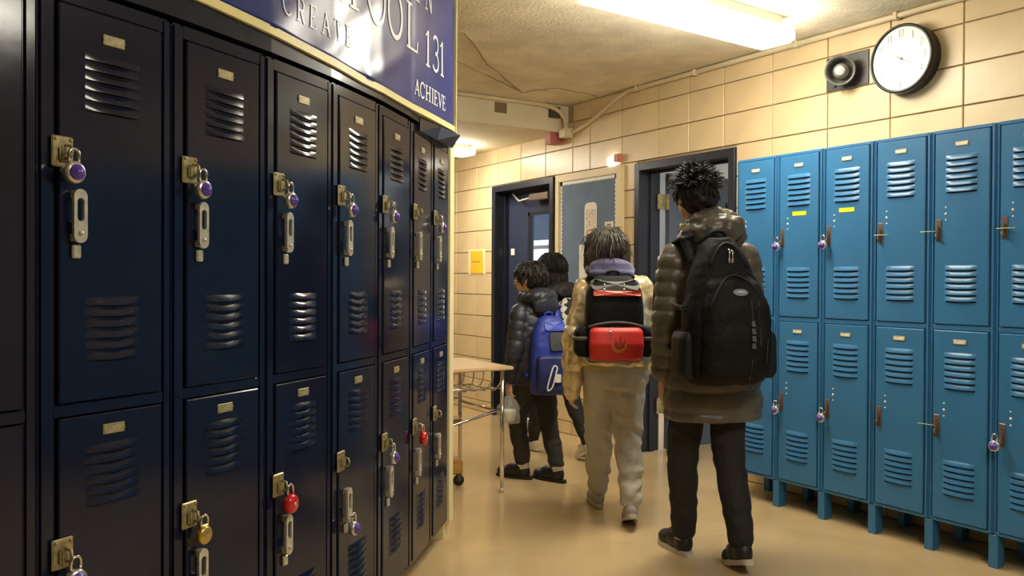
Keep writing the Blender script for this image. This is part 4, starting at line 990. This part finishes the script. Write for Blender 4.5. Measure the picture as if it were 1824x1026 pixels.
mb = MB(); loft(mb, sec2, 30, 3.6); fuse('front_pocket', mb, M_red2, bp, .007, 2)
def rrect(x0, x1, z0, z1, r, n=5): return [(cx+r*cos(radians(a+90*i/(n-1))), cz+r*sin(radians(a+90*i/(n-1)))) for cx, cz, a in ((x1-r, z1-r, 0), (x0+r, z1-r, 90), (x0+r, z0+r, 180), (x1-r, z0+r, 270)) for i in range(n)]
decal(bp, 'top_panel', M_greyp, rrect(-.125, .125, .372, .425, .025), sec, 3.4, .014, .012)
decal(bp, 'red_band', M_coral, rrect(-.115, .130, .342, .370, .008), sec, 3.4, .016, .014)
mb = MB(); mb.tube([(x*.140, back_pt(sec, .19+.022*(1-x*x), x*.13, 3.4)-.012, .185+.024*(1-x*x)) for x in [i/8-1 for i in range(17)]], .0065, 8); mb.obj('piping', M_greyp, bp)
mb = MB(); mb.tube([(x*.140, -.17*(1-.25*abs(x)**4), .012+.012*abs(x)**3) for x in [i/8-1 for i in range(17)]], .010, 8); mb.obj('bottom_trim', M_trimg, bp)
# flame emblem: a pale crescent cradling dark red flames
cre = [(.040*cos(radians(a)), .095+.036*sin(radians(a))) for a in range(165, 376, 14)]+[(.028*cos(radians(a)), .102+.026*sin(radians(a))) for a in range(370, 169, -14)]
M_amb = mat('amber_print', (.62, .22, .03), .5)
mb = MB(); N = len(cre)//2
def sp(x, z, o): return (x, back_pt(sec2, z, x, 3.6)-o, z)
vs = [sp(x+.006, z, .004) for x, z in cre]; n_ = len(cre); mb.add(vs, [(i, i+1, n_-2-i, n_-1-i) for i in range(n_//2-1)]); mb.obj('emblem_crescent', M_amb, bp)
for x, h, lean in ((-.014, .050, -.006), (.004, .065, .004), (.020, .045, .010)):
    mb = MB(); mb.add([sp(x+.006-.009, .085, .005), sp(x+.006+.009, .085, .005), sp(x+.006+.007+lean*.5, .085+h*.5, .005), sp(x+.006+lean, .085+h, .005), sp(x+.006-.006+lean*.3, .085+h*.5, .005)], [(0, 1, 2, 3, 4)]); mb.obj('emblem_flame', mat('dark_flame', (.33, .045, .012), .5), bp)
for sx in (-1, 1):
    s3 = [(.03, sx*.158, -.08, .03, .055), (.06, sx*.172, -.08, .038, .06), (.16, sx*.170, -.08, .035, .06), (.185, sx*.160, -.08, .025, .05)]
    mb = MB(); loft(mb, s3, 18, 2.8); q = fuse('side_pocket', mb, M_pack, bp, .007, 2)
    mb = MB(); loft(mb, [(.115, sx*.172, -.08, .0405, .0625), (.135, sx*.171, -.08, .0405, .0625)], 22, 2.8); mb.obj('grey_strip', M_greyp, q)
    pull(bp, sx*.05-.01, back_pt(sec, .39, sx*.05, 3.4)-.004, .405, .03)
pull(bp, -.035, -.20, .185, .02)
mb = MB(); mb.tube(smooth_path([(-.03, -.04, .43), (-.025, -.045, .465), (.025, -.045, .465), (.03, -.04, .43)], 5), .008, 8); mb.obj('grab_handle', M_pack2, bp)
strap_pair(bp, .10, -.015, .35, .425, .24, .08, M_pack2, .026)

# ---- the boy with the blue backpack
BLc, BH = (3.09, 4.55, 0), radians(-6)
P = dict(s=.80, hs=.95, head=(-.045, .055, 1.275), head_yaw=radians(25), shL=(-.150, .02, 1.065), shR=(.115, .02, 1.065), elL=(-.205, .0, .83), elR=(.165, .03, .84), wrL=(-.198, .06, .635), wrR=(.155, .13, .66),
         hpL=(-.082, .02, .66), hpR=(.055, .02, .66), knL=(-.080, .13, .375), knR=(.055, -.02, .37), anL=(-.065, .08, .085), anR=(.050, -.12, .085), handL=(0, .05, -1), curl=.85, foot_yaw=(.35, .15))
M_navyj = mat('navy_nylon', (.024, .026, .040), .45, bump=.1, bscale=40, var=.12, vscale=8); M_btrou = mat('charcoal_cotton', (.030, .027, .022), .8, bump=.1, bscale=100)
boy, f, R = make_person('boy in a navy puffer jacket and dark trousers carrying a plastic bag', BLc, BH, P)
puffer(boy, P, [(.60, -.015, .015, .145, .105), (.61, -.015, .015, .158, .115), (.72, -.015, .015, .165, .12), (.86, -.018, .018, .165, .12), (.98, -.018, .02, .16, .115), (1.07, -.018, .02, .14, .095), (1.12, -.02, .02, .09, .075), (1.145, -.02, .02, .055, .055)], [.064, .058, .046], M_navyj, pitch=.075, amp=.009, apitch=.062, aamp=.008, wr_amp=.005, ends=(.88, .9))
mb = MB(); ell(mb, (-.025, -.045, 1.165), (.115, .075, .060)); ell(mb, (-.095, .02, 1.155), (.045, .085, .045)); ell(mb, (.05, .02, 1.15), (.045, .08, .045)); ell(mb, (-.02, -.075, 1.11), (.10, .055, .075)); ell(mb, (-.025, .09, 1.135), (.075, .035, .04))
fuse('hood', mb, M_navyj, boy, .008, 3, lambda v, n: v+n*(.008*nz(v, 17)+.004*nz(v, 45)))
trousers(boy, P, .70, M_btrou, [.082, .064, .050], hipr=(.142, .11), wr_amp=.006, cuff=.05)
mb = MB(); ell(mb, f(0, -.014, .040), (.083, .103, .082), R); ell(mb, f(0, -.045, -.01), (.074, .070, .070), R); ell(mb, f(0, .055, .055), (.062, .045, .045), R)
fuse('hair', mb, M_hairk, boy, .008, 2, lambda v, n: v+n*(.006*nz(v, 40)))
mb = MB()
def short(d, rng):
    if d.z < -.4 or (d.y > .6 and d.z < .2): return None
    r = lambda a: rng.uniform(-a, a); t = flow(d); return rng.uniform(.03, .055), [t+d*.3+Vector((r(.3), r(.3), 0)), t+d*.1+Vector((r(.4), r(.4), 0)), t+Vector((r(.4), r(.4), -.2))]
strands(mb, f(0, -.014, .03), R, (.083, .101, .087), 900, short, .0042, 3)
mb.obj('hair_locks', mat('boy_hair', (.022, .018, .014), .4, var=.4, vscale=50), boy)
for k, yw, pt in (('L', .35, 0), ('R', .15, .0)): shoe(boy, P['an'+k], yw, pt, M_shoeb, M_rubber, .98); sock(boy, P, k, M_sockw, .038)
M_bp = mat('royal_blue_cloth', (.022, .045, .36), .45, bump=.12, bscale=40, var=.12, vscale=8); M_bpd = mat('deep_blue_cloth', (.013, .022, .13), .5, bump=.1, bscale=60)
o = W(BLc, BH, (-.02, -.085, .565)); bp = thing('backpack', 'royal blue backpack on the boy in the navy jacket', 'backpack', o, -BH-radians(18))
sec = [(.0, 0, -.07, .115, .055), (.02, 0, -.08, .132, .07), (.16, 0, -.085, .138, .075), (.30, 0, -.078, .132, .068), (.40, 0, -.066, .112, .058), (.46, 0, -.055, .08, .046), (.485, 0, -.05, .045, .03)]
mb = MB(); loft(mb, sec, 30, 3); fuse('main_body', mb, M_bp, bp, .008, 3, lambda v, n: v+n*(.005*nz(v, 14)+.002*nz(v, 40)))
sec2 = [(.01, 0, -.14, .110, .03), (.03, 0, -.148, .122, .04), (.14, 0, -.152, .125, .042), (.235, 0, -.145, .12, .035), (.25, 0, -.138, .10, .02)]
mb = MB(); loft(mb, sec2, 28, 3.4); fuse('front_pocket', mb, M_bpd, bp, .007, 2, lambda v, n: v+n*.003*nz(v, 20))
decal(bp, 'grey_panel', mat('slate_panel', (.06, .065, .075), .5), rrect(-.035, .095, .275, .385, .02), sec, 3, .012, .012)
decal(bp, 'light_patch', mat('bright_blue', (.05, .09, .55), .4), rrect(-.06, .075, .395, .450, .02), sec, 3, .011, .010)
mb = MB(); mb.tube([(q.x-.035, back_pt(sec2, min(q.y, .235), q.x-.035, 3.4)-.009, q.y) for q in smooth_path([(a, b, 0) for a, b in [(-.030, .035), (-.036, .06), (-.012, .15), (.008, .185), (.026, .175), (.018, .145), (-.004, .06), (-.030, .035)]], 4)], .005, 6); mb.obj('zipper_trim', M_white, bp)
decal(bp, 'white_tag', M_white, rrect(-.022, .016, .085, .135, .006), sec2, 3.4, .011, .01)
mb = MB(); mb.tube(smooth_path([(-.025, -.03, .465), (-.02, -.035, .50), (.02, -.035, .50), (.025, -.03, .465)], 5), .008, 8); mb.obj('grab_handle', M_bp, bp)
strap_pair(bp, .092, -.01, .43, .525, .225, .12, M_bp, .024)
# the plastic bag in his left hand
hc = W(BLc, BH, (-.196, .065, .555)); pb = thing('plastic_bag', 'clear plastic carrier bag with a pale tub inside, hanging from the boy\'s hand', 'bag', (hc.x, hc.y, .37), -BH)
M_film = mat('clear_film', (.86, .84, .78), .12, alpha=.30, bump=.5, bscale=25)
vs = []; fs = []; n = 28; rows = [(.0, .035, .045), (.006, .055, .07), (.05, .062, .082), (.10, .058, .078), (.135, .042, .055), (.165, .020, .026), (.185, .010, .012)]
for z, a, b in rows:
    for k in range(n): t = 2*pi*k/n; w_ = 1+.14*sin(5*t+z*40)+.10*sin(9*t-z*60); vs.append((a*cos(t)*w_, b*sin(t)*w_, z))
fs = [(i*n+k, i*n+(k+1) % n, (i+1)*n+(k+1) % n, (i+1)*n+k) for i in range(len(rows)-1) for k in range(n)]+[tuple(range(n-1, -1, -1))]
mb = MB(); mb.add(vs, fs, 0, True); fo = mb.obj('bag_film', M_film, pb)
mb = MB(); mb.tube(smooth_path([(0, -.012, .175), (0, -.03, .20), (0, 0, .218), (0, .03, .20), (0, .012, .175)], 5), .004, 6); mb.obj('handle_loop', M_film, pb)
tb = tag(put('food_tub', None, None, (hc.x, hc.y, .385), -BH), 'round pale tub inside the clear plastic bag', 'tub')
mb = MB(); mb.lathe([(.036, 0), (.040, .004), (.047, .055), (.049, .06), (.049, .066), (.046, .069), (.0001, .069)], (0, 0, 0), (0, 0, 1), 24); mb.obj('tub', M_white, tb)

# ---- the dark-haired walker behind the boy
KL, KH = (3.63, 5.08, 0), radians(3)
P = dict(s=.86, hs=.97, head=(-.035, .075, 1.345), head_yaw=radians(-5), shL=(-.15, .04, 1.12), shR=(.14, .04, 1.12), elL=(-.20, .02, .88), elR=(.19, .03, .88), wrL=(-.19, .10, .67), wrR=(.17, .16, .70),
         hpL=(-.075, .02, .74), hpR=(.075, .02, .74), knL=(-.07, .20, .42), knR=(.07, -.05, .41), anL=(-.065, .26, .09), anR=(.065, -.26, .14))
M_bj = mat('black_jacket', (.013, .013, .014), .6, bump=.1, bscale=40); M_cream2 = mat('cream_sneaker', (.66, .57, .42), .6)
pat = mat('black_white_print', (.01, .01, .01), .6, col2=(.75, .73, .68), vscale=26, detail=0)
rampn = [n for n in pat.node_tree.nodes if n.type == 'VALTORGB'][0]; rampn.color_ramp.elements[0].position = .49; rampn.color_ramp.elements[1].position = .51
walk, f, R = make_person('dark-haired walker in black with cream sneakers, half hidden behind the boy', KL, KH, P)
puffer(walk, P, [(.70, 0, .02, .15, .11), (.71, 0, .02, .165, .12), (.85, 0, .02, .172, .125), (1.0, 0, .03, .17, .12), (1.12, 0, .04, .145, .10), (1.18, -.01, .04, .09, .075), (1.20, -.01, .04, .055, .055)], [.064, .057, .046], M_bj, pitch=.12, amp=.006, apitch=.09, aamp=.005, wr_amp=.006)
mb = MB(); ell(mb, (0, -.03, 1.19), (.135, .085, .075)); ell(mb, (.075, .02, 1.17), (.06, .09, .05)); ell(mb, (-.085, .02, 1.17), (.06, .09, .05)); ell(mb, (-.01, .11, 1.17), (.08, .035, .04)); fuse('hood', mb, M_bj, walk, .008, 3, lambda v, n: v+n*.008*nz(v, 25))
trousers(walk, P, .78, M_mtrou, [.088, .064, .046], hipr=(.148, .11), wr_amp=.006)
mb = MB(); ell(mb, f(0, -.014, .035), (.092, .108, .090), R); ell(mb, f(0, -.055, -.07), (.105, .070, .115), R); ell(mb, f(.05, -.045, -.10), (.06, .06, .09), R)
fuse('hair', mb, M_hairk, walk, .008, 3, lambda v, n: v+n*(.005*sin(atan2(v.x+.03, v.y-.07)*24)))
mb = MB(); strands(mb, f(0, -.016, .03), R, (.092, .108, .092), 900, bob, .004, 4); mb.obj('hair_locks', M_hairk, walk)
for k, yw, pt in (('L', .0, 0), ('R', -.05, .42)): shoe(walk, P['an'+k], yw, pt, M_cream2, M_solew, .92); sock(walk, P, k, M_mtrou, .038)
o = W(KL, KH, (.0, -.085, .80)); bp = thing('backpack', 'black and white patterned backpack mostly hidden between boy and girl', 'backpack', o, -KH)
sec = [(.0, 0, -.06, .11, .05), (.02, 0, -.07, .128, .062), (.15, 0, -.075, .132, .066), (.26, 0, -.066, .122, .058), (.32, 0, -.055, .09, .045), (.345, 0, -.05, .05, .03)]
mb = MB(); loft(mb, sec, 28, 3); fuse('main_body', mb, pat, bp, .008, 3)
mb = MB(); loft(mb, [(.015, 0, -.125, .10, .03), (.03, 0, -.132, .112, .036), (.12, 0, -.132, .112, .036), (.15, 0, -.125, .10, .025)], 26, 3.2); fuse('front_pocket', mb, pat, bp, .007, 2)
strap_pair(bp, .09, -.01, .30, .365, .22, .08, M_pack2, .024)
